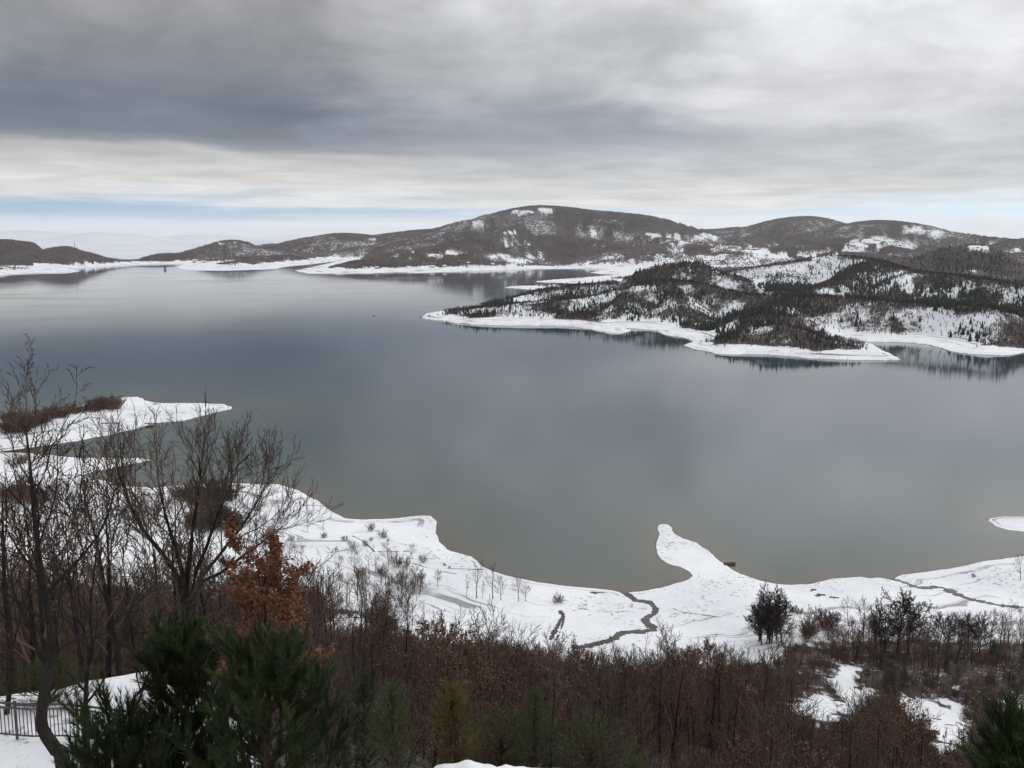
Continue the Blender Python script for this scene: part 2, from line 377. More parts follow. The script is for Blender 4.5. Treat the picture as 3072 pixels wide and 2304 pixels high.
pen_px = [(1261, 950), (1272, 943), (1299, 938), (1360, 928), (1415, 919), (1435, 915), (1470, 908), (1530, 894), (1580, 880), (1600, 872), (1562, 866), (1513, 863.2), (1529, 860), (1607, 855.5), (1733, 854), (1745, 851.5), (1700, 849.5), (1619, 847), (1601, 844.7), (1657, 839.5), (1752, 832.5), (1835, 825.5), (1850, 823.5), (1799, 822), (1770, 817.5), (1800, 812), (1830, 808), (1800, 806.5), (1752, 807), (1609, 807.5), (1443, 812), (1348, 816), (1244, 820), (1206, 816), (1116, 820), (992, 821), (921, 821), (883, 812), (931, 802), (1042, 778), (945, 792), (850, 801), (833, 807), (671, 812), (555, 811), (523, 801), (555, 793), (463, 792), (347, 799), (278, 803), (205, 805), (241, 814), (194, 821), (93, 820), (0, 826), (-300, 835), (-900, 860)]
pen_front = [(1263, 955), (1290, 960), (1336, 963), (1349, 970), (1417, 974), (1516, 977), (1652, 977), (1720, 981), (1779, 990), (1824, 1001), (1869, 1001), (1896, 993), (1880, 986), (1905, 986), (1964, 992), (1991, 1006), (2041, 1013), (2077, 1026), (2041, 1037), (2097, 1052), (2145, 1062), (2194, 1065), (2242, 1063), (2300, 1064), (2368, 1069), (2426, 1076), (2533, 1080), (2630, 1082), (2714, 1080), (2678, 1062), (2654, 1054), (2630, 1037), (2581, 1024), (2557, 1020), (2596, 1026), (2717, 1028), (2785, 1035), (2824, 1047), (2872, 1059), (2921, 1063), (3008, 1067), (3042, 1066), (3072, 1059), (3250, 1045), (3600, 1060), (4200, 1100)]
far_loop = [at_z(*p)[:2] for p in reversed(pen_px)]           # left far shore ... round to the tip of the peninsula
pen_poly = far_loop + [at_z(*p)[:2] for p in pen_front] + [np.array(q, float) for q in ((5000, 1500), (60000, 20000), (60000, 200000), (-60000, 200000), (-60000, 20000), (-6000, 3500))]

def seg_dist(px, py, poly):
    """distance to the outline and inside mask"""
    n = len(poly); best = np.full(px.shape, 1e18); inside = np.zeros(px.shape, bool)
    for i in range(n):
        ax, ay = poly[i]; bx, by = poly[(i + 1) % n]
        dx, dy = bx - ax, by - ay; L2 = dx * dx + dy * dy + 1e-9
        t = np.clip(((px - ax) * dx + (py - ay) * dy) / L2, 0, 1)
        np.minimum(best, (px - ax - t * dx) ** 2 + (py - ay - t * dy) ** 2, out=best)
        if ay != by:
            c = ((ay > py) != (by > py)) & (px < (bx - ax) * (py - ay) / (by - ay) + ax)
            inside ^= c
    return np.sqrt(best), inside

# ------------------------------------------------------------------ ridges: (photo x, photo y, distance in m), width of the flank, sharpness
RIDGES = [
    # far hills
    ([(-500, 745, 5900), (-150, 722, 5900), (0, 717, 5900), (40, 721, 5900), (80, 742, 5900), (120, 766, 5900)], 420),
    ([(80, 776, 5150), (120, 762, 5150), (160, 747, 5150), (195, 738, 5150), (230, 733, 5150), (260, 738, 5150), (300, 752, 5150), (360, 763, 5250), (420, 768, 5400), (455, 770, 5500)], 430),
    ([(500, 770, 6300), (540, 764, 6300), (590, 748, 6300), (640, 731, 6300), (680, 720, 6300), (720, 722, 6300), (770, 741, 6300), (810, 756, 6300)], 520),
    ([(760, 742, 7400), (800, 737, 7400), (850, 732, 7400), (900, 735, 7400)], 700),
    ([(830, 752, 7000), (880, 737, 7000), (940, 714, 7000), (1000, 701, 7000), (1040, 699, 7000), (1090, 703, 7000), (1150, 714, 7000), (1200, 725, 6900)], 800),
    ([(1100, 710, 8000), (1170, 700, 8000), (1240, 690, 8000), (1300, 686, 8000), (1370, 684, 8000)], 900),
    ([(1250, 726, 6200), (1320, 702, 6300), (1390, 680, 6400), (1440, 657, 6500), (1500, 637, 6500), (1560, 622, 6500), (1618, 615, 6500), (1690, 619, 6500), (1760, 628, 6500), (1850, 636, 6500), (1930, 645, 6500), (2010, 663, 6500), (2090, 682, 6500), (2160, 702, 6400), (2220, 728, 6300), (2260, 748, 6100)], 1080),
    ([(2090, 690, 8200), (2160, 686, 8200), (2230, 678, 8200), (2290, 668, 8200), (2350, 654, 8200), (2420, 648, 8200), (2470, 655, 8200), (2520, 678, 8200), (2560, 690, 8200)], 950),
    ([(2300, 728, 6600), (2400, 705, 6800), (2480, 686, 7000), (2560, 668, 7000), (2630, 660, 7000), (2700, 664, 7000), (2780, 680, 7000), (2870, 695, 7000), (2960, 708, 7000), (3072, 724, 6900), (3300, 745, 6900)], 900),
    ([(2950, 745, 5200), (3040, 722, 5400), (3120, 715, 5400), (3300, 730, 5400)], 700),
    # foothills in front of the big mountain
    ([(1180, 758, 5000), (1280, 742, 5100), (1400, 716, 5300), (1480, 700, 5500), (1560, 668, 5900)], 360),
    ([(1400, 762, 4850), (1480, 750, 4900), (1560, 738, 5000), (1640, 736, 5100), (1720, 742, 5100), (1800, 745, 5100)], 300),
    ([(1700, 762, 4900), (1790, 752, 4900), (1880, 742, 5100), (1960, 738, 5300), (2040, 720, 5800)], 300),
    ([(1860, 772, 4600), (1940, 762, 4600), (2020, 756, 4700), (2100, 760, 4700), (2180, 768, 4700)], 230),
    ([(930, 800, 4100), (1000, 790, 4200), (1080, 780, 4300), (1160, 770, 4400), (1250, 760, 4500), (1340, 764, 4450), (1420, 772, 4400), (1500, 777, 4350)], 300)
    ,([(1560, 720, 5600), (1650, 706, 5800), (1740, 712, 5800), (1830, 724, 5600), (1900, 742, 5300)], 330)
    ,([(1900, 700, 6000), (1990, 712, 5800), (2080, 730, 5500), (2150, 748, 5200)], 280)
    ,([(2330, 716, 7400), (2420, 700, 7500), (2500, 704, 7300), (2570, 716, 6900)], 330)
    ,([(2250, 738, 6000), (2350, 722, 6200), (2450, 716, 6300), (2560, 712, 6200), (2650, 724, 5900)], 330),
    ([(560, 802, 4700), (640, 790, 4800), (720, 784, 4900), (800, 774, 5000), (880, 770, 5100), (960, 768, 5200)], 330),
    ([(760, 770, 5600), (840, 764, 5600), (900, 762, 5600), (980, 766, 5500)], 350),
    ([(0, 800, 3950), (60, 798, 3950), (120, 800, 3950), (180, 808, 3900)], 170),
    ([(-200, 780, 4350), (0, 778, 4300), (60, 780, 4300), (110, 786, 4200)], 300),
    # valley on the right
    ([(2180, 758, 4700), (2280, 748, 4800), (2380, 738, 4900), (2480, 730, 5000), (2560, 726, 5000), (2640, 734, 5000), (2720, 748, 4800)], 330),
    ([(2400, 768, 3900), (2480, 758, 3900), (2560, 754, 3900), (2650, 764, 3900), (2740, 776, 3800)], 240),
    ([(2700, 780, 3300), (2760, 766, 3300), (2830, 748, 3300), (2890, 737, 3300), (2930, 732, 3300), (2970, 742, 3300), (3020, 768, 3300), (3072, 800, 3200), (3200, 815, 3100)], 380),
    ([(3000, 762, 3900), (3072, 758, 3900), (3250, 748, 3900)], 500),
    # peninsula
    ([(1300, 936, 1850), (1380, 928, 1850), (1476, 920, 1840), (1560, 911, 1850), (1652, 902, 1850), (1765, 892, 1860), (1880, 866, 1900), (1960, 846, 1930), (2010, 841, 1950), (2080, 848, 1920), (2145, 864, 1870), (2200, 877, 1830), (2242, 884, 1800), (2340, 886, 1790), (2436, 887, 1780), (2581, 895, 1720), (2678, 907, 1650), (2800, 911, 1620), (2920, 919, 1580), (3000, 932, 1530), (3072, 953, 1480), (3200, 975, 1430), (3500, 990, 1400)], 235),
    ([(1440, 911, 2000), (1476, 902, 2050), (1560, 880, 2150), (1652, 866, 2250), (1740, 856, 2300), (1810, 848, 2350), (1878, 838, 2400), (1915, 822, 2400), (1960, 803, 2400), (2010, 791, 2400), (2055, 786, 2400), (2090, 790, 2400), (2130, 806, 2400), (2180, 822, 2350), (2240, 842, 2300), (2300, 860, 2250), (2350, 872, 2150)], 215),
    ([(2130, 826, 2750), (2200, 812, 2750), (2290, 797, 2750), (2400, 780, 2800), (2480, 768, 2800), (2550, 768, 2800), (2600, 776, 2750), (2660, 800, 2600), (2700, 830, 2450)], 230),
    ([(2560, 780, 2900), (2640, 783, 2700), (2727, 810, 2450), (2790, 818, 2350), (2848, 824, 2300), (2950, 838, 2200), (3072, 856, 2150), (3250, 875, 2100)], 220),
    ([(2430, 872, 2150), (2470, 858, 2200), (2520, 840, 2300), (2560, 815, 2450), (2590, 790, 2650)], 190),
    ([(2400, 886, 1780), (2350, 908, 1680), (2300, 930, 1580), (2250, 955, 1480), (2190, 975, 1400), (2120, 992, 1350)], 170),
    ([(2230, 962, 1460), (2290, 968, 1420), (2380, 985, 1370), (2450, 1002, 1335), (2540, 1030, 1290), (2640, 1052, 1245)], 120),
    ([(2900, 930, 1560), (2870, 965, 1470), (2860, 995, 1410), (2920, 1010, 1370), (3000, 1035, 1310)], 130),
    ([(2640, 905, 1660), (2700, 945, 1540), (2680, 985, 1440)], 120),
    ([(1880, 870, 1890), (1860, 915, 1740), (1850, 955, 1610), (1850, 982, 1550)], 130),
    ([(2010, 850, 1930), (2050, 900, 1750), (2040, 950, 1600), (2020, 985, 1510)], 130),
    ([(1652, 905, 1840), (1620, 935, 1760), (1590, 955, 1700)], 100),
]

PEN0 = next(i for i, (p_, w_) in enumerate(RIDGES) if p_[0][:2] == (1300, 936))
# ------------------------------------------------------------------ polar height field round the camera
def rows():
    r = [4.0]
    while r[-1] < 120000:
        x = r[-1]
        k = 0.04 if x < 20 else 0.02 if x < 250 else 0.0065 if x < 1900 else 0.0105 if x < 9000 else 0.06
        r.append(x * (1 + k))
    return np.array(r)
R_ = rows()
A_ = np.concatenate([np.radians(np.linspace(-180, -33, 40, endpoint=False)), np.radians(np.linspace(-33, 33, 780)), np.radians(np.linspace(33, 180, 41)[1:])])
NR, NA = len(R_), len(A_)
AA, RR = np.meshgrid(A_, R_)
GX, GY = RR * np.sin(AA), RR * np.cos(AA)

# profile of the near hillside: rows of range, height for three azimuths
PR = np.array([0, 8, 16, 22, 27, 31, 36, 42, 60, 100, 150, 200, 250, 290, 330, 370, 430, 520, 700, 1000], float)
P_TERR = np.array([139, 137.5, 135.6, 135.2, 135.1, 135.0, 134.6, 130.5, 120.5, 104.5, 85, 66.5, 49.5, 39, 30, 22, 14.5, 9.5, 7, 6], float)
P_LEFT = np.array([139, 137.0, 135.4, 135.0, 134.2, 132.5, 130.5, 128.0, 121, 105, 85.5, 67, 50, 39, 30, 22, 14.5, 9.5, 7, 6], float)
P_MID = np.array([139, 137, 135.4, 135.0, 134.6, 131.5, 128.5, 125.5, 117, 97, 73, 50.5, 31, 18.5, 10.5, 8.5, 8, 8, 8, 8], float)
P_RIGHT = np.array([139, 136, 134.2, 132, 129.6, 127.8, 125.8, 123, 114.5, 95, 71, 48.5, 30, 18, 11, 9, 8, 8, 8, 8], float)

def near_height(x, y, d):
    r = np.hypot(x, y); a = np.degrees(np.arctan2(x, y))
    zl, zm, zr = np.interp(r, PR, P_LEFT), np.interp(r, PR, P_MID), np.interp(r, PR, P_RIGHT)
    wt = sstep(-14.5, -19, a); zl = zl * (1 - wt) + np.interp(r, PR, P_TERR) * wt
    wl = sstep(-1, -9, a); wr = sstep(3, 12, a)
    prof = zl * wl + zm * (1 - wl) * (1 - wr) + zr * wr
    bumps = (fbm(x / 38.0, y / 38.0, 5, 4) - 0.5) * 9.0 * sstep(45, 130, r) * sstep(20, 90, d)
    bumps = bumps + (fbm(x / 9.0, y / 9.0, 9, 3) - 0.5) * 1.2 * sstep(25, 60, r) + (fbm(x / 1.7, y / 1.7, 19, 3) - 0.5) * 0.35 * sstep(70, 40, r)
    beach = 0.035 * d + 0.22 * (1 - np.exp(-d / 2.5)) + 0.00035 * np.maximum(d - 20, 0) ** 2 + 0.004 * np.maximum(d - 70, 0) ** 2
    beach = beach + (fbm(x / 30.0, y / 30.0, 3, 3) - 0.5) * 0.03 * np.minimum(d, 60)
    p = prof + bumps
    k = 3.0
    hm = np.clip(0.5 + 0.5 * (p - beach) / k, 0, 1)
    return p * (1 - hm) + beach * hm - k * hm * (1 - hm) * (d > 8)

print('terrain grid', NR, NA)
POLYS = {'near': near_poly, 'pen': pen_poly, 'islet': islet_poly}
dist = np.full((NR, NA), -1e9); owner = np.zeros((NR, NA), np.int8)
for k, (nm, poly) in enumerate(POLYS.items()):
    lo, hi = (0, 2500) if nm != 'pen' else (1000, 2e5)
    sel = (R_ >= lo) & (R_ <= hi)
    dd = np.full((NR, NA), -1e8)
    ds, ins = seg_dist(GX[sel], GY[sel], poly)
    dd[sel] = np.where(ins, ds, -ds)
    upd = dd > dist
    owner[upd] = k; dist = np.maximum(dist, dd)
# small irregularities of the shoreline
dist = dist + (fbm(GX / 14.0, GY / 14.0, 21, 3) - 0.5) * np.clip(RR * 0.006, 0, 14) * (np.abs(dist) < 60)

def catmull(p, n=5):
    p = np.array(p); out = []
    for i in range(len(p) - 1):
        p0, p1, p2, p3 = p[max(i - 1, 0)], p[i], p[i + 1], p[min(i + 2, len(p) - 1)]
        for t in np.linspace(0, 1, n, endpoint=False):
            out.append(0.5 * ((2 * p1) + (-p0 + p2) * t + (2 * p0 - 5 * p1 + 4 * p2 - p3) * t * t + (-p0 + 3 * p1 - 3 * p2 + p3) * t ** 3))
    out.append(p[-1]); return np.array(out)

Z = np.full((NR, NA), -30.0)
near = owner == 0
zn = np.zeros_like(Z)
selr = R_ < 2500
zn[selr] = near_height(GX[selr], GY[selr], np.maximum(dist[selr], 0))
# hills
fr = (R_ > 1050) & (R_ < 14000)
fc = np.abs(A_) < math.radians(48)
ix = np.ix_(fr, fc)
hx, hy, hd = GX[ix], GY[ix], dist[ix]
hills = np.zeros_like(hx); flank = np.zeros_like(hx)
wx = hx + (fbm(hx / 260, hy / 260, 31, 3) - 0.5) * 130 * np.clip(RR[ix] / 4000, 0.35, 1.4)
wy = hy + (fbm(hx / 260, hy / 260, 41, 3) - 0.5) * 130 * np.clip(RR[ix] / 4000, 0.35, 1.4)
for pts, W in RIDGES:
    p = catmull([at_range(*q) for q in pts], 3)
    Wm = W * 1.05
    x0, x1, y0, y1 = p[:, 0].min() - Wm, p[:, 0].max() + Wm, p[:, 1].min() - Wm, p[:, 1].max() + Wm
    box = (hx > x0) & (hx < x1) & (hy > y0) & (hy < y1)
    if not box.any(): continue
    qx, qy, ux, uy = hx[box], hy[box], wx[box], wy[box]
    best = np.zeros(qx.shape); bs_ = np.zeros(qx.shape)
    for (ax, ay, az_), (bx, by, bz) in zip(p[:-1], p[1:]):
        dx, dy = bx - ax, by - ay; L2 = dx * dx + dy * dy + 1e-6
        t = np.clip(((qx - ax) * dx + (qy - ay) * dy) / L2, 0, 1)
        e0 = np.hypot(qx - ax - t * dx, qy - ay - t * dy)
        e1 = np.hypot(ux - ax - t * dx, uy - ay - t * dy)
        k = sstep(0.0, 0.35, e0 / W)
        e = np.clip((e0 * (1 - k) + e1 * k) / W, 0, 1)
        s = 0.62 * 0.5 * (1 + np.cos(math.pi * e)) + 0.38 * (1 - e) ** 1.15 * (1 - 0.0)
        zz = (az_ + t * (bz - az_)) * s; up_ = zz > best
        best = np.where(up_, zz, best); bs_ = np.where(up_, s, bs_)
    cur = hills[box]
    flank[box] = np.where(best > cur, 1 - bs_, flank[box]); hills[box] = np.where(best > cur, best, cur)
gul = np.abs(fbm(hx / 260, hy / 260, 51, 2) - 0.5) * 2
gul2 = np.abs(fbm(hx / 520 + 5, hy / 520, 57, 2) - 0.5) * 2
side = sstep(0.02, 0.30, flank)
FL = np.ones((NR, NA)); FL[ix] = flank; G1 = np.ones((NR, NA)); G1[ix] = gul; G2 = np.ones((NR, NA)); G2[ix] = gul2
hills = hills * (1 - side * (0.42 * (0.5 - gul).clip(0, 1) + 0.75 * (0.45 - gul2).clip(0, 1)))
hr = RR[ix]
farw = sstep(2300, 3300, hr)
base_pen = 0.19 * np.minimum(hd, 48) + 0.03 * np.maximum(hd - 48, 0).clip(0, 400)
base_far = 0.035 * np.minimum(hd, 200) + 0.008 * (hd - 200).clip(0, 2500)
bh = base_pen * (1 - farw) + base_far * farw
bh = bh + (fbm(hx / 120, hy / 120, 61, 4) - 0.5) * np.clip(hd * 0.05, 0, 14)
gate = sstep(8, 110, hd) * (1 - farw) + sstep(30, 260, hd) * farw
hz = np.maximum(bh, 0.02 * hd.clip(0, 100)) * 0.9
hh = hills * gate
k = 6.0
hm = np.clip(0.5 + 0.5 * (hh - hz) / k, 0, 1)
hz2 = hz * (1 - hm) + hh * hm + np.where(hd > 5, k * hm * (1 - hm), 0)
# beyond the dam the country drops to a wide plain
ds0 = np.interp(np.degrees(np.arctan2(hx, hy)), np.degrees(np.arctan((np.array([-500, 200, 300, 420, 480, 900, 1300]) / 3 - 512) / FPX)), [6900, 6300, 5850, 5850, 7200, 8300, 9600])
drop = sstep(0, 1700, hr - ds0)
hz2 = hz2 * (1 - drop) - 520 * drop
zf = np.full_like(Z, -520.0); zf[R_ < 9000] = 5.0
zf[ix] = hz2
land = dist > 0
Z = np.where(land, np.where(owner == 1, zf, zn), -np.minimum(-dist * 0.10, 30))
isl = (owner == 2) & land
Z[isl] = 2.0 * (1 - np.exp(-0.025 * dist[isl])) + 0.22 * (1 - np.exp(-dist[isl] / 2.5))
far_plain = R_ > 14000
Z[far_plain] = -520
# hazy ranges far out on the plain: (photo x, photo y, half width), range
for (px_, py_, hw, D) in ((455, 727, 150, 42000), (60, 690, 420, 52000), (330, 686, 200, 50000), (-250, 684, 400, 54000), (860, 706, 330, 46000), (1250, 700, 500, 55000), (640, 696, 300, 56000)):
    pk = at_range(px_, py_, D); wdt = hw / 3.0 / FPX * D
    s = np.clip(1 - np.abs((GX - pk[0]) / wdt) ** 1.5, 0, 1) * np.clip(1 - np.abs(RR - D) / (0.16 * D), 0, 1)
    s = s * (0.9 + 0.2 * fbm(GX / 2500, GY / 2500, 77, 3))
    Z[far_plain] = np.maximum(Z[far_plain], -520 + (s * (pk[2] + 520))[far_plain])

def sample(field, x, y):
    """bilinear lookup of a grid field at world x, y"""
    x = np.asarray(x, float); y = np.asarray(y, float)
    r = np.hypot(x, y); a = np.arctan2(x, y)
    i = np.clip(np.searchsorted(R_, r) - 1, 0, NR - 2); j = np.clip(np.searchsorted(A_, a) - 1, 0, NA - 2)
    fi = np.clip((r - R_[i]) / (R_[i + 1] - R_[i]), 0, 1); fj = np.clip((a - A_[j]) / (A_[j + 1] - A_[j]), 0, 1)
    return (field[i, j] * (1 - fi) * (1 - fj) + field[i + 1, j] * fi * (1 - fj) + field[i, j + 1] * (1 - fi) * fj + field[i + 1, j + 1] * fi * fj)
def ground_z(x, y):
    return sample(Z, x, y)
def drop_px(sx, sy, rmin=20.0, rmax=9000.0):
    """first hit of the photo pixel's ray with the ground"""
    d = ray(sx, sy); hl = math.hypot(d[0], d[1])
    rr = np.exp(np.linspace(math.log(rmin), math.log(rmax), 5000))
    x, y, z = d[0] / hl * rr, d[1] / hl * rr, HCAM + d[2] / hl * rr
    g = np.maximum(ground_z(x, y), 0)
    hit = np.nonzero(z <= g)[0]
    k = hit[0] if len(hit) else len(rr) - 1
    return np.array((x[k], y[k], g[k]))

# ------------------------------------------------------------------ cover: where woodland, bare earth and clearings lie
SPX, SPY = project(GX, GY, Z)
EN = np.where(RR < 450, fbm(GX / 5, GY / 5, 91, 4), fbm(GX / 45, GY / 45, 91, 4)); EN2 = np.where(RR < 450, fbm(GX / 14, GY / 14, 97, 3), fbm(GX / 150 + 9, GY / 150, 97, 4))
def ell(sx, sy, cx, cy_, rx, ry, soft=0.25):
    q = np.sqrt(((sx - cx) / rx) ** 2 + ((sy - cy_) / ry) ** 2)
    if np.shape(q) == np.shape(EN): q = q + 0.2 + (EN - 0.5) * 1.9 + (EN2 - 0.5) * 1.5
    return 1 - sstep(1 - soft, 1 + soft, q)
FAR_CLEAR = [(1560, 634, 26, 6), (1655, 628, 34, 8), (1420, 668, 22, 4), (1520, 697, 30, 5), (1555, 735, 40, 4), (1830, 697, 40, 8), (1790, 703, 30, 5), (1960, 708, 70, 9), (2050, 725, 80, 11), (2160, 740, 50, 8), (2110, 712, 50, 7),
    (690, 728, 30, 5), (1118, 717, 12, 3), (1360, 762, 30, 7), (1310, 765, 30, 5), (1180, 765, 16, 4), (1490, 772, 60, 10), (1560, 785, 90, 10), (1230, 752, 16, 3),
    (2590, 726, 70, 14), (2690, 732, 80, 16), (2490, 748, 60, 9), (2730, 690, 40, 10), (2800, 700, 30, 10), (2640, 684, 14, 5), (2290, 770, 60, 9), (2200, 782, 70, 9), (2390, 764, 50, 9), (2270, 752, 60, 7), (2100, 800, 90, 10), (2500, 774, 60, 10), (2560, 760, 50, 8), (2930, 742, 34, 7), (2905, 812, 18, 8), (3060, 758, 30, 6),
    (1950, 800, 100, 11), (1870, 815, 80, 10), (700, 806, 100, 5), (620, 797, 60, 3)]
PEN_CLEAR = [(2490, 770, 50, 8), (2430, 800, 50, 7), (2470, 830, 36, 14), (2720, 850, 26, 30), (2280, 855, 22, 14), (2870, 880, 26, 10), (1925, 860, 60, 6), (1560, 900, 90, 8)]
wood = np.zeros_like(Z); n_a = fbm(GX / 300, GY / 300, 71, 4); n_b = fbm(GX / 60, GY / 60, 81, 4)
f1 = (owner == 1) & land
pen_zone = f1 & (RR < 3000); far_zone = f1 & (RR >= 3000)
wood = np.where(pen_zone, sstep(6.0, 9.5, Z + (n_b - 0.5) * 14) * (0.57 + 1.15 * (n_b - 0.5) + 0.34 * np.exp(-(FL / 0.05) ** 2) + 0.12 * sstep(0.55, 0.9, FL)), wood)
wood = np.where(far_zone, np.maximum(sstep(9.0, 16.0, Z + (n_b - 0.5) * 14), 0.72 * sstep(140, 330, dist + (n_b - 0.5) * 420)) * (0.635 + 0.28 * (n_a - 0.5) + 0.36 * np.exp(-(FL / 0.06) ** 2) + 0.75 * (0.16 - G2).clip(0, 1) * 2 + 0.5 * (0.12 - G1).clip(0, 1)), wood)  # denser, darker cover in gullies and on crests stands in for relief shading
wood = np.where(far_zone & (SPX < 470) & (Z > 14), np.maximum(wood, 0.8), wood)
valley = ell(SPX, SPY, 2260, 775, 420, 40, 0.4) * (RR > 3000)
wood = wood * (1 - 0.5 * valley * sstep(0.42, 0.62, n_b))
for c in FAR_CLEAR:
    wood = np.where(far_zone, wood * (1 - 0.85 * ell(SPX, SPY, *c, soft=0.7) * sstep(0.28, 0.50, n_b)), wood)
for c in PEN_CLEAR:
    wood = np.where(pen_zone, wood * (1 - 0.9 * ell(SPX, SPY, *c)), wood)
wood = np.where(RR > 10200, 0, wood)
n1z = (owner == 0) & land
# edge of the wood on the near slope: photo row above which the snowfields begin
EDGE_X = np.array([-300, 0, 300, 560, 700, 860, 1000, 1130, 1250, 1400, 1550, 1700, 1850, 2000, 2150, 2300, 2420, 2560, 2700, 2850, 3000, 3300], float)
EDGE_Y = np.array([1720, 1720, 1740, 1750, 1770, 1790, 1810, 1830, 1850, 1880, 1930, 1985, 2010, 2010, 1990, 1960, 1900, 1910, 1900, 1905, 1900, 1890], float)
edge = np.interp(SPX, EDGE_X, EDGE_Y)
NEAR_CLEAR = [(2790, 2130, 95, 62), (2860, 2200, 70, 60), (2470, 2125, 110, 52), (2300, 1960, 50, 26), (2525, 2025, 40, 34), (2605, 2075, 42, 24), (3030, 2130, 60, 32), (1350, 1890, 170, 45), (1050, 1870, 90, 26), (900, 1760, 120, 24), (1180, 1790, 150, 22), (2450, 1880, 60, 40)]
wood = np.where(n1z & (RR > 45), sstep(-30, 40, SPY - edge + (n_b - 0.5) * 60) * (0.66 + 0.24 * sstep(170, 70, RR)), wood)
for c in NEAR_CLEAR:
    wood = np.where(n1z, wood * (1 - 0.95 * ell(SPX, SPY - 10, *c)), wood)
AD = np.degrees(AA); wood = np.where(n1z & (RR <= 46) & (AD > -15), 0.85, wood)
wood = np.where(n1z, wood * np.where(AD > -15, sstep(26.5, 29.5, RR), sstep(34, 46, RR)), wood)
treed = np.where(n1z, np.maximum(wood * 1.2, 0.42 * sstep(-150, -40, SPY - edge + (n_b - 0.5) * 90) * (SPX < 1330) * (SPX > 500)), 0).clip(0, 1)
for c in NEAR_CLEAR[7:11]: treed = treed * (1 - 0.5 * ell(SPX, SPY, *c))
dirt = np.zeros_like(Z)
for c in ((1800, 1778, 40, 8), (2460, 1783, 40, 10), (2435, 1772, 30, 6), (2500, 1793, 30, 5), (1880, 1835, 14, 4), (455, 1270, 40, 6), (330, 1270, 40, 4), (470, 1212, 30, 3), (200, 1425, 22, 4), (1850, 1836, 25, 3)):
    dirt = np.maximum(dirt, 0.75 * ell(SPX, SPY, *c) * n1z)
# cut bank under the trees along the peninsula's shore
dirt = np.where(pen_zone & (Z < 30), np.maximum(dirt, 0.80 * np.exp(-((Z - 8.5) / 1.5) ** 2) * sstep(0.34, 0.52, n_b)), dirt)
for c in ((2250, 930, 60, 40), (1850, 990, 30, 14), (1780, 940, 50, 30), (2180, 900, 60, 26)):
    dirt = np.where(pen_zone, np.maximum(dirt, 0.5 * ell(SPX, SPY, *c)), dirt)
shore = np.where(owner != 1, 0.75 * (dist < 110), (Z < 11) * 1.0) * land
far = sstep(1400, 3200, RR)
rim = np.where(owner != 1, 0.10, np.where(RR < 3000, 0.5, 0.5))

floor_wood = wood * np.where(pen_zone, 0.93, np.where(far_zone, 0.97, 1.0))
# claim faces once: near ground, islet, peninsula, hills, plain
idx_owner = np.where(dist > -30, owner + 1, 0)
idx_owner = np.where((owner == 1) & (RR >= 3000) & (dist > -60), 4, idx_owner)
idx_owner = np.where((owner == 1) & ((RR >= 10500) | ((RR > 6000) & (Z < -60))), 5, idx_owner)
def claim(k, name, label):
    idx = np.arange(NR * NA).reshape(NR, NA)
    q = np.stack([idx_owner[:-1, :-1], idx_owner[:-1, 1:], idx_owner[1:, 1:], idx_owner[1:, :-1]], -1).max(-1)
    fm = q == k
    F = np.stack([idx[:-1, :-1], idx[:-1, 1:], idx[1:, 1:], idx[1:, :-1]], -1)[fm]
    used, inv = np.unique(F, return_inverse=True)
    V = np.stack([GX.ravel()[used], GY.ravel()[used], Z.ravel()[used]], -1)
    me = mesh_np(name, V, inv.reshape(F.shape)[:, ::-1], M['plain'] if name == 'plain' else M['terrain'], True)
    for n, a in (('wood', floor_wood), ('dirt', dirt), ('shore', shore), ('far', far), ('rim', rim), ('pen', (owner == 1) * 1.0)):
        attr(me, n, a.ravel()[used])
    o = link(name, me); tag(o, label, 'terrain', kind='structure')
    print(name, len(F))
claim(1, 'ground', 'snowy hillside and lake shore below the viewpoint')
claim(2, 'peninsula', 'wooded hilly peninsula reaching into the lake from the right')
claim(3, 'islet', 'low snow-covered tongue of land at the right edge')
claim(4, 'hills', 'brown wooded hills with snow clearings along the far shore')
claim(5, 'plain', 'pale hazy plain and ranges beyond the far hills')

# ------------------------------------------------------------------ water
def build_water():
    rs = np.arange(0, NR, 2); rs = rs[(R_[rs] > 250) & (R_[rs] < 12000)]
    cs = np.arange(0, NA, 2)
    gx, gy, dd = GX[np.ix_(rs, cs)], GY[np.ix_(rs, cs)], dist[np.ix_(rs, cs)]
    idx = np.arange(gx.size).reshape(gx.shape)
    m = dd < 30
    fm = m[:-1, :-1] | m[:-1, 1:] | m[1:, 1:] | m[1:, :-1]
    F = np.stack([idx[:-1, :-1], idx[:-1, 1:], idx[1:, 1:], idx[1:, :-1]], -1)[fm]
    used, inv = np.unique(F, return_inverse=True)
    V = np.stack([gx.ravel()[used], gy.ravel()[used], np.zeros(len(used))], -1)
    me = mesh_np('lake', V, inv.reshape(F.shape)[:, ::-1], M['water'], False)
    # shelving is slow by the near flats, quick along the steep far shores
    off = np.maximum(-dd.ravel()[used], 0) * np.where(owner[np.ix_(rs, cs)].ravel()[used] == 1, 4.0, 1.0)
    attr(me, 'offshore', off)
    o = link('lake', me); tag(o, 'grey-blue lake with bays and inlets', 'water', kind='structure')
    print('lake', len(F))
build_water()

# ------------------------------------------------------------------ viewshed of the height field (what the viewpoint can see)
_ang = (Z - HCAM) / RR
_cm = np.maximum.accumulate(_ang, axis=0)
HID = (_cm - _ang) * RR                               # metres by which the ground is hidden

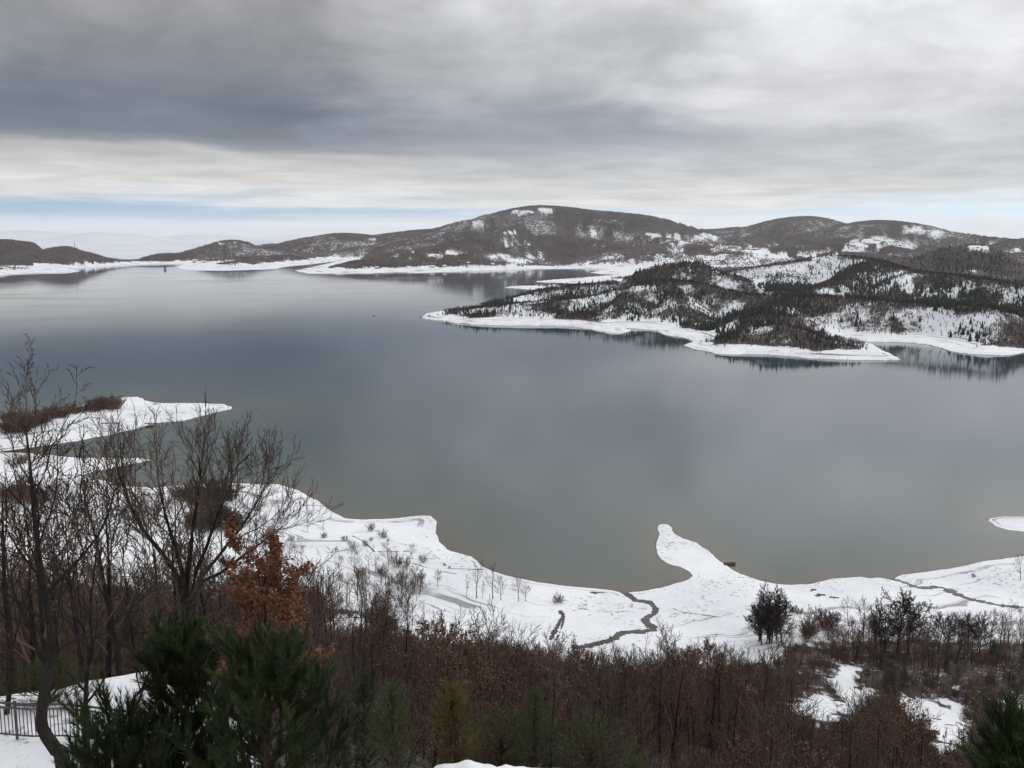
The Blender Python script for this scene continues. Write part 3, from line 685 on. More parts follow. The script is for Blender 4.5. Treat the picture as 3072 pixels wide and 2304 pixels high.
# ------------------------------------------------------------------ tree growing
UP = Vector((0, 0, 1))
def perp(d, ang, az):
    a = d.cross(Vector((0.31, 0.87, 0.37))).normalized(); b = d.cross(a)
    return (d * math.cos(ang) + (a * math.cos(az) + b * math.sin(az)) * math.sin(ang)).normalized()
class Spec:
    def __init__(s, **k):
        s.segs = (7, 5, 4, 3, 2); s.wob = (0.05, 0.13, 0.18, 0.22, 0.2); s.trop = (0.05, 0.10, 0.10, 0.08, 0.05)
        s.kids = (9, 6, 5, 3); s.start = (0.35, 0.25, 0.2, 0.2); s.ang = (0.85, 0.75, 0.7, 0.7); s.ratio = (0.55, 0.55, 0.5, 0.5)
        s.tip = (0.15, 0.2, 0.3, 0.4, 0.5); s.rmin = 0.006; s.levels = 4; s.rk = 0.55
        s.__dict__.update(k)
def grow(out, rng, p, d, L, r0, lvl, S, root=0, path=None, rad=None):
    n = S.segs[lvl]
    if path is None:
        pts = [p.copy()]; rads = [r0]
        for i in range(n):
            d = (d + Vector((rng.gauss(0, 1), rng.gauss(0, 1), rng.gauss(0, 1))) * S.wob[lvl] + UP * S.trop[lvl]).normalized()
            p = p + d * (L / n); pts.append(p.copy())
            rads.append(max(S.rmin, r0 * (1 - (i + 1) / n * (1 - S.tip[lvl]))))
    else:
        pts, rads = path, rad; n = len(pts) - 1
    out.append((pts, rads, lvl, root))
    if lvl >= S.levels - 1: return
    nc = max(1, int(round(S.kids[lvl] * rng.uniform(0.8, 1.2)))); phase = rng.uniform(0, 6.28)
    for k in range(nc):
        t = S.start[lvl] + (1 - S.start[lvl]) * (k + rng.uniform(0.2, 0.9)) / nc; t = min(t, 0.985)
        i = min(int(t * n), n - 1); f = t * n - i
        q = pts[i].lerp(pts[i + 1], f); pd = (pts[i + 1] - pts[i]).normalized(); rr = rads[i] * (1 - f) + rads[i + 1] * f
        cd = perp(pd, S.ang[lvl] * rng.uniform(0.6, 1.25) * (1.1 - 0.45 * t), phase + k * 2.4 + rng.uniform(-0.5, 0.5))
        cl = L * S.ratio[lvl] * rng.uniform(0.7, 1.2) * (1.12 - 0.62 * t if lvl == 0 else 1.0 - 0.35 * t)
        grow(out, rng, q, cd, cl, max(S.rmin, min(rr * S.rk * rng.uniform(0.8, 1.1), rr * 0.9)), lvl + 1, S, (len(out) if lvl == 0 else root))
def tubes(polys, name, mat, sides=None):
    V = []; Fq = []
    for pts, rads, lvl, _ in polys:
        k = (sides or (7, 5, 4, 3, 3))[min(lvl, 4)]; n0 = len(V); m = len(pts)
        for i in range(m):
            d = (pts[min(i + 1, m - 1)] - pts[max(i - 1, 0)]).normalized()
            a = d.cross(UP if abs(d.z) < 0.93 else Vector((1, 0, 0))).normalized(); b = d.cross(a); r = rads[i]; p = pts[i]
            for j in range(k):
                an = 6.2832 * j / k; c, s_ = math.cos(an) * r, math.sin(an) * r
                V.append((p.x + a.x * c + b.x * s_, p.y + a.y * c + b.y * s_, p.z + a.z * c + b.z * s_))
        for i in range(m - 1):
            for j in range(k):
                Fq.append((n0 + i * k + j, n0 + i * k + (j + 1) % k, n0 + (i + 1) * k + (j + 1) % k, n0 + (i + 1) * k + j))
    return mesh_np(name, V, Fq, mat, True)
def leaves(polys, rng, n, size, name, mat, lv=2, clump=1.0):
    """small curled leaves set along the outer twigs"""
    tw = [q for q in polys if q[2] >= lv]; V = []; F = []
    for _ in range(n):
        pts, rads, l, _r = rng.choice(tw); i = rng.randrange(len(pts) - 1); q = pts[i].lerp(pts[i + 1], rng.random())
        d = Vector((rng.gauss(0, 1), rng.gauss(0, 1), rng.gauss(-0.5, 0.8))).normalized(); sd = d.cross(Vector((rng.gauss(0, 1), rng.gauss(0, 1), rng.gauss(0, 1)))).normalized(); nn = d.cross(sd)
        L = size * rng.uniform(0.7, 1.3); w = L * 0.32; k = len(V); q = q + d * 0.02
        c = nn * L * 0.18
        for v in (q, q + d * L * 0.5 + sd * w + c, q + d * L, q + d * L * 0.5 - sd * w + c): V.append(tuple(v))
        F.append((k, k + 1, k + 2, k + 3))
    return mesh_np(name, V, F, mat, False)

def variant(name, seed, H, S, r0, twig, leafn=0, leafmat=None, leafsize=0.12, stems=1, spread=0.0):
    """returns (trunk mesh, crown mesh, leaf mesh or None, joined mesh)"""
    rng = random.Random(seed); polys = []
    for k in range(stems):
        az = 6.283 * k / stems + rng.uniform(-0.4, 0.4)
        d = Vector((math.cos(az) * spread, math.sin(az) * spread, 1)).normalized() if stems > 1 else Vector((rng.uniform(-0.08, 0.08), rng.uniform(-0.08, 0.08), 1))
        grow(polys, rng, Vector((math.cos(az), math.sin(az), 0)) * (0.12 * (stems > 1)) - UP * 0.4, d, (H + 0.4) * (rng.uniform(0.7, 1.0) if stems > 1 else 1.0), r0, 0, S)
    tr = tubes([q for q in polys if q[2] == 0], name + '_trunk', M['bark'])
    cr = tubes([q for q in polys if q[2] > 0], name + '_crown', twig)
    lf = leaves(polys, rng, leafn, leafsize, name + '_foliage', leafmat) if leafn else None
    return [tr, cr, lf, name]

LIB = bpy.data.collections.new('tree_shapes')          # joined shapes that the dense stands repeat; not linked into the scene
LIBS = {}
def lib_add(kind, meshes, name):
    c = LIBS.get(kind)
    if c is None:
        c = LIBS[kind] = bpy.data.collections.new('shapes_' + kind)
    V = []; F = []; mats = []; mi = []; off = 0
    for me in meshes:
        if me is None: continue
        v = np.empty(len(me.vertices) * 3, np.float32); me.vertices.foreach_get('co', v)
        f = np.empty(len(me.loops), np.int32); me.loops.foreach_get('vertex_index', f)
        V.append(v.reshape(-1, 3)); F.append(f.reshape(-1, 4) + off); off += len(V[-1])
        mi.append(np.full(len(F[-1]), len(mats), np.int32)); mats.append(me.materials[0])
    me = mesh_np(name, np.concatenate(V), np.concatenate(F), None, True)
    for m in mats: me.materials.append(m)
    me.polygons.foreach_set('material_index', np.concatenate(mi))
    o = bpy.data.objects.new(name, me); c.objects.link(o)

OAK = Spec(levels=4, kids=(8, 6, 6, 3), rmin=0.013, segs=(6, 4, 3, 2), sides=None)
SLIM = Spec(levels=4, kids=(13, 5, 4), rmin=0.012, segs=(7, 4, 3, 2), start=(0.25, 0.2, 0.2), ang=(0.65, 0.65, 0.6), ratio=(0.36, 0.5, 0.5), trop=(0.08, 0.14, 0.12, 0.1))
ROUND = Spec(levels=4, kids=(9, 8, 6), rmin=0.016, segs=(5, 4, 3, 2), start=(0.22, 0.2, 0.2), ang=(1.0, 0.8, 0.75), ratio=(0.62, 0.52, 0.5))
SHRUB = Spec(levels=3, kids=(7, 5), rmin=0.011, segs=(4, 3, 2), start=(0.15, 0.2), ang=(0.7, 0.7), ratio=(0.5, 0.45), wob=(0.12, 0.2, 0.2))
KIND = {'oak': [], 'slim': [], 'round': [], 'shrub': [], 'copper': [], 'redshrub': [], 'darkshrub': []}
TW = (M['twig'], M['twig_tan'], M['twig_dark'], M['twig_red'], M['twig_tan'])
DENSE = Spec(levels=4, kids=(12, 9, 8), rmin=0.022, segs=(5, 4, 3, 2), start=(0.15, 0.15, 0.15), ang=(1.0, 0.85, 0.8), ratio=(0.60, 0.55, 0.5))
KIND['dense'] = [variant('dense_tree', 350 + k, 6.0, DENSE, 0.14, M['twig_dark'], 2600, M['twig_dark'], 0.12) for k in range(3)]
for k in range(5): KIND['oak'].append(variant('bare_oak', 100 + k, 7.0, OAK, 0.13, TW[k]))
for k in range(3): KIND['slim'].append(variant('bare_sapling', 200 + k, 7.0, SLIM, 0.085, TW[k]))
for k in range(3): KIND['round'].append(variant('round_tree', 300 + k, 6.0, ROUND, 0.13, TW[(k * 2 + 1) % 5]))
for k in range(3): KIND['shrub'].append(variant('bare_shrub', 400 + k, 2.6, SHRUB, 0.03, M['twig'], stems=9, spread=0.55))
for k in range(3): KIND['copper'].append(variant('copper_oak', 500 + k, 6.5, OAK, 0.12, M['twig'], 700, M['tan_leaf'], 0.16))
for k in range(3): KIND['redshrub'].append(variant('red_shrub', 600 + k, 2.6, SHRUB, 0.035, M['twig_red'], 260, M['twig_red'], 0.16, stems=12, spread=0.5))
for k in range(2): KIND['darkshrub'].append(variant('dark_shrub', 700 + k, 2.6, SHRUB, 0.035, M['twig'], 900, M['spruce'], 0.16, stems=10, spread=0.6))
for kd, vs in KIND.items():
    for k, v in enumerate(vs):
        lib_add(kd, v[:3], v[3] + '_shape')
WOODMIX = bpy.data.collections.new('shapes_wood')
for kd in ('oak', 'round', 'slim', 'copper'):
    for o in LIBS[kd].objects:
        if o.name not in WOODMIX.objects: WOODMIX.objects.link(o)

CNT = {}
def plant(name, kind, x, y, scale, label, cat, group=None, rz=None, z=None, vi=None, sq=1.0):
    vs = KIND[kind]; i = CNT.get(kind, 0); CNT[kind] = i + 1
    v = vs[(i if vi is None else vi) % len(vs)]
    g = float(ground_z(x, y)) if z is None else z
    o = empty(name, (x, y, g - 0.05), (i * 2.39996) % 6.283 if rz is None else rz, scale)
    o.scale = (scale * sq, scale * sq, scale)
    link('trunk', v[0], o); c = link('crown', v[1], o)
    if v[2] is not None:
        lf = link('foliage', v[2], c); lf['kind'] = 'stuff'
    return tag(o, label, cat, group)

def gn_scatter(name, P, rot, sc, coll, label, cat):
    me = bpy.data.meshes.new(name); me.vertices.add(len(P)); me.vertices.foreach_set('co', np.asarray(P, np.float32).ravel()); me.update()
    attr(me, 'rot', rot); attr(me, 'sc', sc)
    o = link(name, me); tag(o, label, cat, kind='stuff')
    ng = bpy.data.node_groups.new(name, 'GeometryNodeTree')
    ng.interface.new_socket('Geometry', in_out='INPUT', socket_type='NodeSocketGeometry'); ng.interface.new_socket('Geometry', in_out='OUTPUT', socket_type='NodeSocketGeometry')
    gi = ng.nodes.new('NodeGroupInput'); go = ng.nodes.new('NodeGroupOutput')
    ip = ng.nodes.new('GeometryNodeInstanceOnPoints'); ci = ng.nodes.new('GeometryNodeCollectionInfo')
    ci.inputs['Collection'].default_value = coll; ci.inputs['Separate Children'].default_value = True; ci.inputs['Reset Children'].default_value = True
    ip.inputs['Pick Instance'].default_value = True
    def na(n):
        q = ng.nodes.new('GeometryNodeInputNamedAttribute'); q.data_type = 'FLOAT'; q.inputs['Name'].default_value = n; return q.outputs['Attribute']
    cx = ng.nodes.new('ShaderNodeCombineXYZ'); ng.links.new(na('rot'), cx.inputs[2])
    ng.links.new(gi.outputs[0], ip.inputs['Points']); ng.links.new(ci.outputs[0], ip.inputs['Instance'])
    ng.links.new(cx.outputs[0], ip.inputs['Rotation']); ng.links.new(na('sc'), ip.inputs['Scale'])
    ng.links.new(ip.outputs[0], go.inputs[0])
    md = o.modifiers.new('scatter', 'NODES'); md.node_group = ng
    return o

def batch(name, templates, P, rot, sc, mat, label, cat, squash=None):
    """many small plants joined into one mesh; templates are (V, F) with triangles"""
    rs = np.random.RandomState(5); pick = rs.randint(0, len(templates), len(P)); VV = []; FF = []; off = 0
    for k, (tv, tf) in enumerate(templates):
        m = pick == k
        if not m.any(): continue
        c, s_ = np.cos(rot[m]), np.sin(rot[m]); q = tv[None] * sc[m][:, None, None]
        x = q[..., 0] * c[:, None] - q[..., 1] * s_[:, None]; y = q[..., 0] * s_[:, None] + q[..., 1] * c[:, None]
        V = np.stack([x, y, q[..., 2]], -1) + P[m][:, None, :]
        F = tf[None] + (np.arange(m.sum()) * len(tv))[:, None, None] + off
        VV.append(V.reshape(-1, 3)); FF.append(F.reshape(-1, 3)); off += V.shape[0] * V.shape[1]
    me = mesh_np(name, np.concatenate(VV), np.concatenate(FF), mat, False)
    o = link(name, me); tag(o, label, cat, kind='stuff'); print(name, len(P), len(me.polygons))
    return o

# ------------------------------------------------------------------ far hill woods and peninsula woods
rs = np.random.RandomState(11)
def rand_land(n, r0, r1, a0, a1):
    r = np.sqrt(rs.uniform(r0 * r0, r1 * r1, n)); a = np.radians(rs.uniform(a0, a1, n))
    return r * np.sin(a), r * np.cos(a), r
def far_templates():
    T = []
    for k in range(3):
        q = np.random.RandomState(k); w = q.uniform(4.5, 6.5, 4); h = q.uniform(7.5, 10)
        an = np.arange(4) * math.pi / 2 + q.uniform(-0.3, 0.3, 4)
        V = [(w[i] * math.cos(an[i]), w[i] * math.sin(an[i]), -1.0) for i in range(4)] + [(q.uniform(-1.5, 1.5), q.uniform(-1.5, 1.5), h)]
        T.append((np.array(V), np.array([(i, (i + 1) % 4, 4) for i in range(4)])))
    return T
x, y, r = rand_land(860000, 3000, 9300, -30, 30)
wd = sample(wood, x, y); hid = sample(HID, x, y); gz = ground_z(x, y)
keep = (rs.rand(len(x)) < (wd - 0.2) * 1.25) & (hid < 14) & (gz > 6)
x, y, r, gz = x[keep], y[keep], r[keep], gz[keep]
fred = fbm(x / 260, y / 260, 133, 4) + rs.uniform(-.10, .10, len(x)) - 0.0014 * gz > 0.44
for m, mat, nm, lb in ((~fred, 'twig_grey', 'far_woods', 'leafless grey-brown woods covering the far hills'), (fred, 'maroon', 'far_russet_woods', 'maroon leafless woods on the lower far slopes')):
    batch(nm, far_templates(), np.stack([x[m], y[m], gz[m]], -1), rs.uniform(0, 6.28, m.sum()), rs.uniform(0.35, 0.8, m.sum()), M[mat], lb, 'woods')

def bare_templates():
    T = []
    for k in range(4):
        q = random.Random(k); V = []; F = []
        for j in range(11):
            az = q.uniform(0, 6.28); h0 = q.uniform(0, 2.2); L = q.uniform(2.6, 4.6); lean = q.uniform(0.15, 0.75); w = 0.24 if j else 0.32
            if j == 0: h0, L, lean = -0.4, 5.6, 0.05
            b = Vector((0, 0, h0)); d = Vector((math.cos(az) * lean, math.sin(az) * lean, 1)).normalized(); s_ = Vector((q.gauss(0, 1), q.gauss(0, 1), 0)).normalized()
            n = len(V); V += [tuple(b - s_ * w), tuple(b + s_ * w), tuple(b + d * L)]; F.append((n, n + 1, n + 2))
        T.append((np.array(V), np.array(F)))
    return T
def conifer_template(seed, tiers=4, k=6, H=9.0, w0=2.0):
    q = random.Random(seed); V = []; F = []
    for t in range(tiers):
        z0 = H * (0.06 + 0.82 * t / tiers); z1 = min(H, z0 + H * 0.42); w = w0 * (1 - t / tiers * 0.82); n = len(V)
        for j in range(k):
            a = 6.2832 * (j + 0.5 * (t % 2)) / k; ww = w * q.uniform(0.7, 1.2); V.append((ww * math.cos(a), ww * math.sin(a), z0 + q.uniform(-0.35, 0.2)))
        V.append((q.uniform(-.1, .1), q.uniform(-.1, .1), z1 if t < tiers - 1 else H))
        F += [(n + j, n + (j + 1) % k, n + k) for j in range(k)]
    n = len(V)
    for j in range(3):
        a = 2.094 * j; V.append((0.16 * math.cos(a), 0.16 * math.sin(a), -0.6))
    V.append((0, 0, H * 0.5)); F += [(n + j, n + (j + 1) % 3, n + 3) for j in range(3)]
    return np.array(V), np.array(F)

x, y, r = rand_land(170000, 1150, 3050, -10, 31)
wd = sample(wood, x, y); hid = sample(HID, x, y); gz = ground_z(x, y); ds = sample(dist, x, y); own = sample((owner == 1) * 1.0, x, y)
keep = (rs.rand(len(x)) < wd * 1.25) & (hid < 8) & (gz > 3.5) & (ds > 16) & (own > 0.9)
x, y = x[keep], y[keep]
for pts, W in RIDGES[PEN0:PEN0 + 8]:                    # closed thickets along the crests
    p = catmull([at_range(*q_) for q_ in pts], 4); seg = np.hypot(*np.diff(p[:, :2], axis=0).T); cum = np.r_[0, np.cumsum(seg)]; t = rs.uniform(0, cum[-1], int(cum[-1] / 2.6))
    ex, ey = np.interp(t, cum, p[:, 0]) + rs.normal(0, 9, len(t)), np.interp(t, cum, p[:, 1]) + rs.normal(0, 9, len(t))
    m = (sample(dist, ex, ey) > 40) & (sample(HID, ex, ey) < 8); x, y = np.r_[x, ex[m]], np.r_[y, ey[m]]
gz = ground_z(x, y)
red = fbm(x / 55, y / 55, 123, 3) + rs.uniform(-.12, .12, len(x)) + 0.12 * np.exp(-(sample(FL, x, y) / 0.06) ** 2) > 0.62
for m, mat, nm, lb in ((~red, 'scrub', 'peninsula_woods', 'leafless grey-brown scrub covering the slopes of the peninsula'), (red, 'maroon', 'russet_woods', 'russet leafless thickets in bands on the peninsula ridges')):
    batch(nm, bare_templates(), np.stack([x[m], y[m], gz[m]], -1), rs.uniform(0, 6.28, m.sum()), rs.uniform(0.6, 1.25, m.sum()), M[mat], lb, 'woods')

CONIF = [(2040, 815, 150, 34, .8), (1960, 825, 80, 30, .7), (2360, 855, 75, 38, .75), (2590, 830, 95, 60, .85), (2650, 870, 60, 30, .6), (2900, 880, 170, 50, 1.0), (3040, 905, 90, 40, .9), (2390, 900, 40, 34, .8), (2310, 930, 60, 34, .9), (2230, 965, 70, 34, .9), (2150, 990, 70, 30, .8), (2030, 968, 45, 20, .9), (1900, 930, 50, 24, .45),
    (1700, 872, 200, 24, .25), (1500, 905, 60, 14, .35), (1440, 940, 70, 14, .35), (1980, 880, 60, 26, .5), (2110, 890, 40, 22, .5), (2880, 780, 160, 36, .4), (2500, 800, 90, 34, .12), (1750, 930, 160, 34, .10), (2550, 960, 34, 26, .5), (2710, 965, 55, 32, .5), (2930, 1000, 90, 34, .45), (2500, 1020, 120, 20, .10), (2960, 800, 120, 40, .25)]
x, y, r = rand_land(80000, 1150, 3500, -10, 31)
gz = ground_z(x, y); hid = sample(HID, x, y); ds = sample(dist, x, y); own = sample((owner == 1) * 1.0, x, y)
sx, sy = project(x, y, gz + 4)
pr = np.full(len(x), 0.012)
for cx_, cy_, rx, ry, pp in CONIF:
    pr = np.maximum(pr, pp * (1 - sstep(0.6, 1.25, np.hypot((sx - cx_) / rx, (sy - cy_) / ry))))
pr = pr * (0.25 + 1.7 * sstep(0.35, 0.6, fbm(x / 32, y / 32, 203, 3)))
keep = (rs.rand(len(x)) < pr) & (hid < 8) & (gz > 8.0) & (ds > 32) & (own > 0.9)
x, y, gz, r = x[keep], y[keep], gz[keep], r[keep]
hsc = 0.45 + 1.05 * rs.rand(len(x)) ** 1.3; size = hsc / r; order = np.argsort(-size * (sample(HID, x, y) < 3))
CT = [conifer_template(k) for k in range(4)]
cone_me = [mesh_np('conifer_crown', v, f, M['spruce']) for v, f in CT]
big, rest = order[:300], order[300:]
for q, i in enumerate(big):
    px_, py_ = project(x[i], y[i], gz[i])
    sxp, syp = project(x[i], y[i], gz[i] + 4)
    ci = min(range(len(CONIF)), key=lambda c: ((sxp - CONIF[c][0]) / CONIF[c][2]) ** 2 + ((syp - CONIF[c][1]) / CONIF[c][3]) ** 2)
    stand = ('dark cone-shaped hill', 'left flank of the dark hill', 'stand left of the snowy clearing', 'tall stand right of the snowy clearing', 'edge of the tall stand by the clearing', 'black plantation at the right', 'right end of the black plantation', 'top of the forward spur', 'upper forward spur', 'middle of the forward spur', 'foot of the forward spur',
             'clump by the inner snow beach', 'scrub above the inner cove', 'outer ridge of the peninsula', 'thin end of the outer ridge', 'shore scrub near the peninsula tip', 'hollow left of the spur', 'gully beside the spur', 'rounded hill at the far right', 'snowy clearing', 'scrub slope behind the outer beach', 'dark thicket above the long spit', 'second dark thicket right of the spit', 'dark knoll at the right inlet', 'nose of the long spit', 'slope right of the far hill')[ci]
    lb = ('tall' if hsc[i] > 1.1 else 'short' if hsc[i] < 0.9 else 'middling') + ' dark conifer, ' + ('upper ' if syp < CONIF[ci][1] else 'lower ') + ('left side of the ' if sxp < CONIF[ci][0] - 0.25 * CONIF[ci][2] else 'right side of the ' if sxp > CONIF[ci][0] + 0.25 * CONIF[ci][2] else 'middle of the ') + stand; gr = 'conifers of the ' + stand
    o = link('conifer', cone_me[q % 4]); o.location = (x[i], y[i], gz[i]); o.rotation_euler = (0, 0, q * 2.4); o.scale = (hsc[i],) * 3
    tag(o, lb, 'conifer', gr)
batch('conifer_woods', CT, np.stack([x[rest], y[rest], gz[rest]], -1), rs.uniform(0, 6.28, len(rest)), hsc[rest], M['spruce'], 'dark conifer plantations in blocks on the peninsula hills', 'woods')

# ------------------------------------------------------------------ woodland on the near slope
x, y, r = rand_land(8500, 31, 460, -33, 33)
wd = sample(treed, x, y); gz = ground_z(x, y); ds = sample(dist, x, y); az_d = np.degrees(np.arctan2(x, y))
wd = np.where((r < 46) & (az_d > -13), np.maximum(wd, 0.75), wd)
keep = (rs.rand(len(x)) < wd * 0.9) & (ds > 30) & ((az_d > -14) | (r > 44))
x, y, r, gz, az_d = x[keep], y[keep], r[keep], gz[keep], az_d[keep]
hs = (0.5 + 0.95 * rs.rand(len(x)) ** 1.2) * np.where(r < 60, 0.62, 1.0)
# crowns must not stand in front of the open snow patches
ok = np.ones(len(x), bool)
for zf_ in (0.0, 3.0, 6.0):
    sx, sy = project(x, y, gz + zf_ * hs)
    for c in NEAR_CLEAR:
        ok &= ~((np.hypot((sx - c[0]) / c[2], (sy - c[1]) / c[3]) < 1.05) & (rs.rand(len(x)) < 0.95))
x, y, r, gz, hs, az_d = (q[ok] for q in (x, y, r, gz, hs, az_d))
TOPX = [-200, 0, 300, 600, 900, 1100, 1300, 1450, 1550, 1650, 1750, 1900, 2000, 2080, 2200, 2300, 2400, 2560, 2700, 2900, 3072, 3300]
TOPY = [1500, 1520, 1560, 1640, 1720, 1730, 1780, 1840, 1900, 1950, 1970, 1960, 1925, 1890, 1920, 1880, 1910, 1870, 1870, 1885, 1870, 1870]
base_sx, base_sy = project(x, y, gz); _, top_sy = project(x, y, gz + 7.2 * hs)
lim = np.interp(base_sx, TOPX, TOPY) + rs.uniform(-15, 70, len(x))
fit = np.clip((base_sy - lim) / np.maximum(base_sy - top_sy, 1), 0, 1); ok = fit > 0.30; hs = hs * fit
x, y, r, gz, hs, az_d = (q[ok] for q in (x, y, r, gz, hs, az_d))
sx, sy = project(x, y, gz + 3)
inview = (sx > -60) & (sx < 3130) & (sy < 2500)
order = np.argsort(-(hs / r) * inview)
n_ind = 280
kinds = ['oak', 'slim', 'oak', 'copper', 'slim', 'oak', 'oak']
for q, i in enumerate(order[:n_ind]):
    kd = kinds[int(rs.randint(0, 7))] if r[i] > 55 else ('slim', 'shrub', 'oak', 'slim', 'oak', 'copper')[int(rs.randint(0, 6))]
    where = next(w for lim, w in ((500, 'behind the crooked oak'), (900, 'behind the pines'), (1200, 'below the left field tree row'), (1500, 'under the pair of shore trees'), (1750, 'below the sunken track'), (2000, 'below the brook bends'),
                                  (2250, 'left of the dark round-crowned tree'), (2550, 'below the dark right bushes'), (2850, 'by the lower right snow patches'), (9999, 'near the right frame edge')) if sx[i] < lim)
    depth = 'nearby' if r[i] < 60 else 'mid-slope' if r[i] < 120 else 'lower-slope'
    tall = 'low' if hs[i] < 0.6 else 'tall' if hs[i] > 0.95 else 'middling'
    if kd == 'shrub':
        nm, lb, ct = 'bare_shrub', f'{tall} {depth} many-stemmed bare shrub {where}', 'shrub'
    elif kd == 'copper':
        nm, lb, ct = 'oak_tree', f'{tall} {depth} oak with rust leaves {where}', 'tree'
    elif kd == 'slim':
        nm, lb, ct = 'sapling_tree', f'{tall} {depth} slender bare sapling {where}', 'tree'
    else:
        nm, lb, ct = 'bare_tree', f'{tall} {depth} spreading bare tree {where}', 'tree'
    gr = 'slope woodland ' + where
    plant(nm, kd, x[i], y[i], hs[i] * (1.0 if kd != 'shrub' else 1.5), lb, ct, gr, z=gz[i])
rest = order[n_ind:]
print('slope trees', len(order))
gn_scatter('slope_woods', np.stack([x[rest], y[rest], gz[rest] - 0.05], -1), rs.uniform(0, 6.28, len(rest)), hs[rest], WOODMIX, 'dense leafless brown woodland covering the slope below', 'woods')
# undergrowth
x, y, r = rand_land(8000, 29, 360, -33, 33)
wd = sample(wood, x, y); az_d = np.degrees(np.arctan2(x, y)); wd = np.where((r < 46) & (az_d > -14), 0.8, wd)
keep = (rs.rand(len(x)) < wd) & ((az_d > -14) | (r > 42)); x, y = x[keep], y[keep]; gz = ground_z(x, y)
ok = np.ones(len(x), bool); sx, sy = project(x, y, gz + 1)
for c in NEAR_CLEAR: ok &= np.hypot((sx - c[0]) / c[2], (sy - c[1]) / c[3]) > 0.85
x, y, gz = x[ok], y[ok], gz[ok]
gn_scatter('undergrowth', np.stack([x, y, gz - 0.05], -1), rs.uniform(0, 6.28, len(x)), rs.uniform(0.5, 1.3, len(x)), LIBS['shrub'], 'leafless brown undergrowth between the slope trees', 'undergrowth')

# ------------------------------------------------------------------ foreground and shore things placed one by one
def at_fwd(sx, sy, Yd):
    d = ray(sx, sy); k = Yd / d[1]
    return Vector((d[0] * k, d[1] * k, HCAM + d[2] * k))
def needles(shoots, per_m, nl, w, seed, spread=0.6, t0=0.0):
    """needle triangles round shoots given as (p, dir, length)"""
    q = np.random.RandomState(seed); P = np.array([s_[0] for s_ in shoots]); D = np.array([s_[1] for s_ in shoots]); L = np.array([s_[2] for s_ in shoots])
    n = np.maximum(3, (L * per_m).astype(int)); I = np.repeat(np.arange(len(L)), n); N = len(I)
    t = t0 + (1 - t0) * q.rand(N); d = D[I]; rnd = q.normal(size=(N, 3)); rnd -= (rnd * d).sum(1)[:, None] * d; rnd /= np.linalg.norm(rnd, axis=1)[:, None] + 1e-9
    sp = spread * q.uniform(0.6, 1.3, N)[:, None]; nd_ = d * np.cos(sp) + rnd * np.sin(sp)
    b = P[I] + d * (L[I] * t)[:, None]; sd = np.cross(nd_, q.normal(size=(N, 3))); sd /= np.linalg.norm(sd, axis=1)[:, None] + 1e-9
    ln = nl * q.uniform(0.7, 1.15, N)[:, None]
    V = np.stack([b - sd * w, b + sd * w, b + nd_ * ln], 1).reshape(-1, 3)
    return V, np.arange(N * 3).reshape(N, 3)
def unit(v): return v / (np.linalg.norm(v) + 1e-9)

def pine_tree(x, y, top, width, crown, seed, label, per_m=230):
    g = float(ground_z(x, y)); H = top - g; rng = random.Random(seed); o = empty('pine_tree', (x, y, g))
    pts = [Vector((0.06 * math.sin(t * 5), 0.05 * math.cos(t * 4), -0.3 + (H + 0.2) * t)) for t in np.linspace(0, 1, 12)]
    link('trunk', tubes([(pts, [0.13 * (1 - t) + 0.012 for t in np.linspace(0, 1, 12)], 0, 0)], 'pine_trunk', M['pine_bark']), o)
    polys = []; shoots = [((0.0, 0.0, H - 0.45), np.array((0, 0, 1.0)), 0.5)]
    zz = H - 0.35
    while zz > max(H - crown, 0.6):
        f = (H - zz) / crown; L = width * (0.22 + 0.9 * f ** 0.75) * rng.uniform(0.85, 1.1); nb = rng.randint(5, 7); ph = rng.uniform(0, 6.28)
        for k in range(nb):
            a = ph + 6.283 * k / nb + rng.uniform(-0.25, 0.25); ll = L * rng.uniform(0.65, 1.15); up = 1.25 - 0.95 * min(1, f * 1.3)
            p = Vector((0, 0, zz)); bp = [p.copy()]; d = Vector((math.cos(a), math.sin(a), up * 0.75)).normalized(); ns = 5
            for j in range(ns):
                d = (d + UP * 0.10 + Vector((rng.gauss(0, .06), rng.gauss(0, .06), rng.gauss(0, .04)))).normalized(); p = p + d * ll / ns; bp.append(p.copy())
            polys.append((bp, [0.028 * (1 - j / ns) * (0.5 + f) + 0.006 for j in range(ns + 1)], 2, 0))
            for j in range(1, ns + 1):
                dd = (bp[j] - bp[j - 1]).normalized(); fj = j / ns
                if fj > 0.35:
                    shoots.append((np.array(bp[j - 1]), np.array(dd), ll / ns))
                    for sgn in range(4 if fj < 1 else 6):
                        sd = perp(dd, rng.uniform(0.5, 0.95), rng.uniform(0, 6.28)); sd = (sd + UP * 0.8).normalized(); sl = rng.uniform(0.22, 0.42) * (1.1 - 0.3 * f)
                        q0 = bp[j - 1].lerp(bp[j], rng.random()); polys.append(([q0, q0 + sd * sl], [0.007, 0.005], 4, 0)); shoots.append((np.array(q0), np.array(sd), sl))
        zz -= rng.uniform(0.24, 0.36)
    cr = link('crown', tubes(polys, 'pine_branches', M['pine_bark']), o)
    V, F = needles(shoots, per_m * 0.75, 0.15, 0.0045, seed, 0.42); nm = link('needles', mesh_np('pine_needles', V, F, M['pine']), cr); nm['kind'] = 'stuff'
    print('pine', len(shoots), len(F))
    return tag(o, label, 'tree')

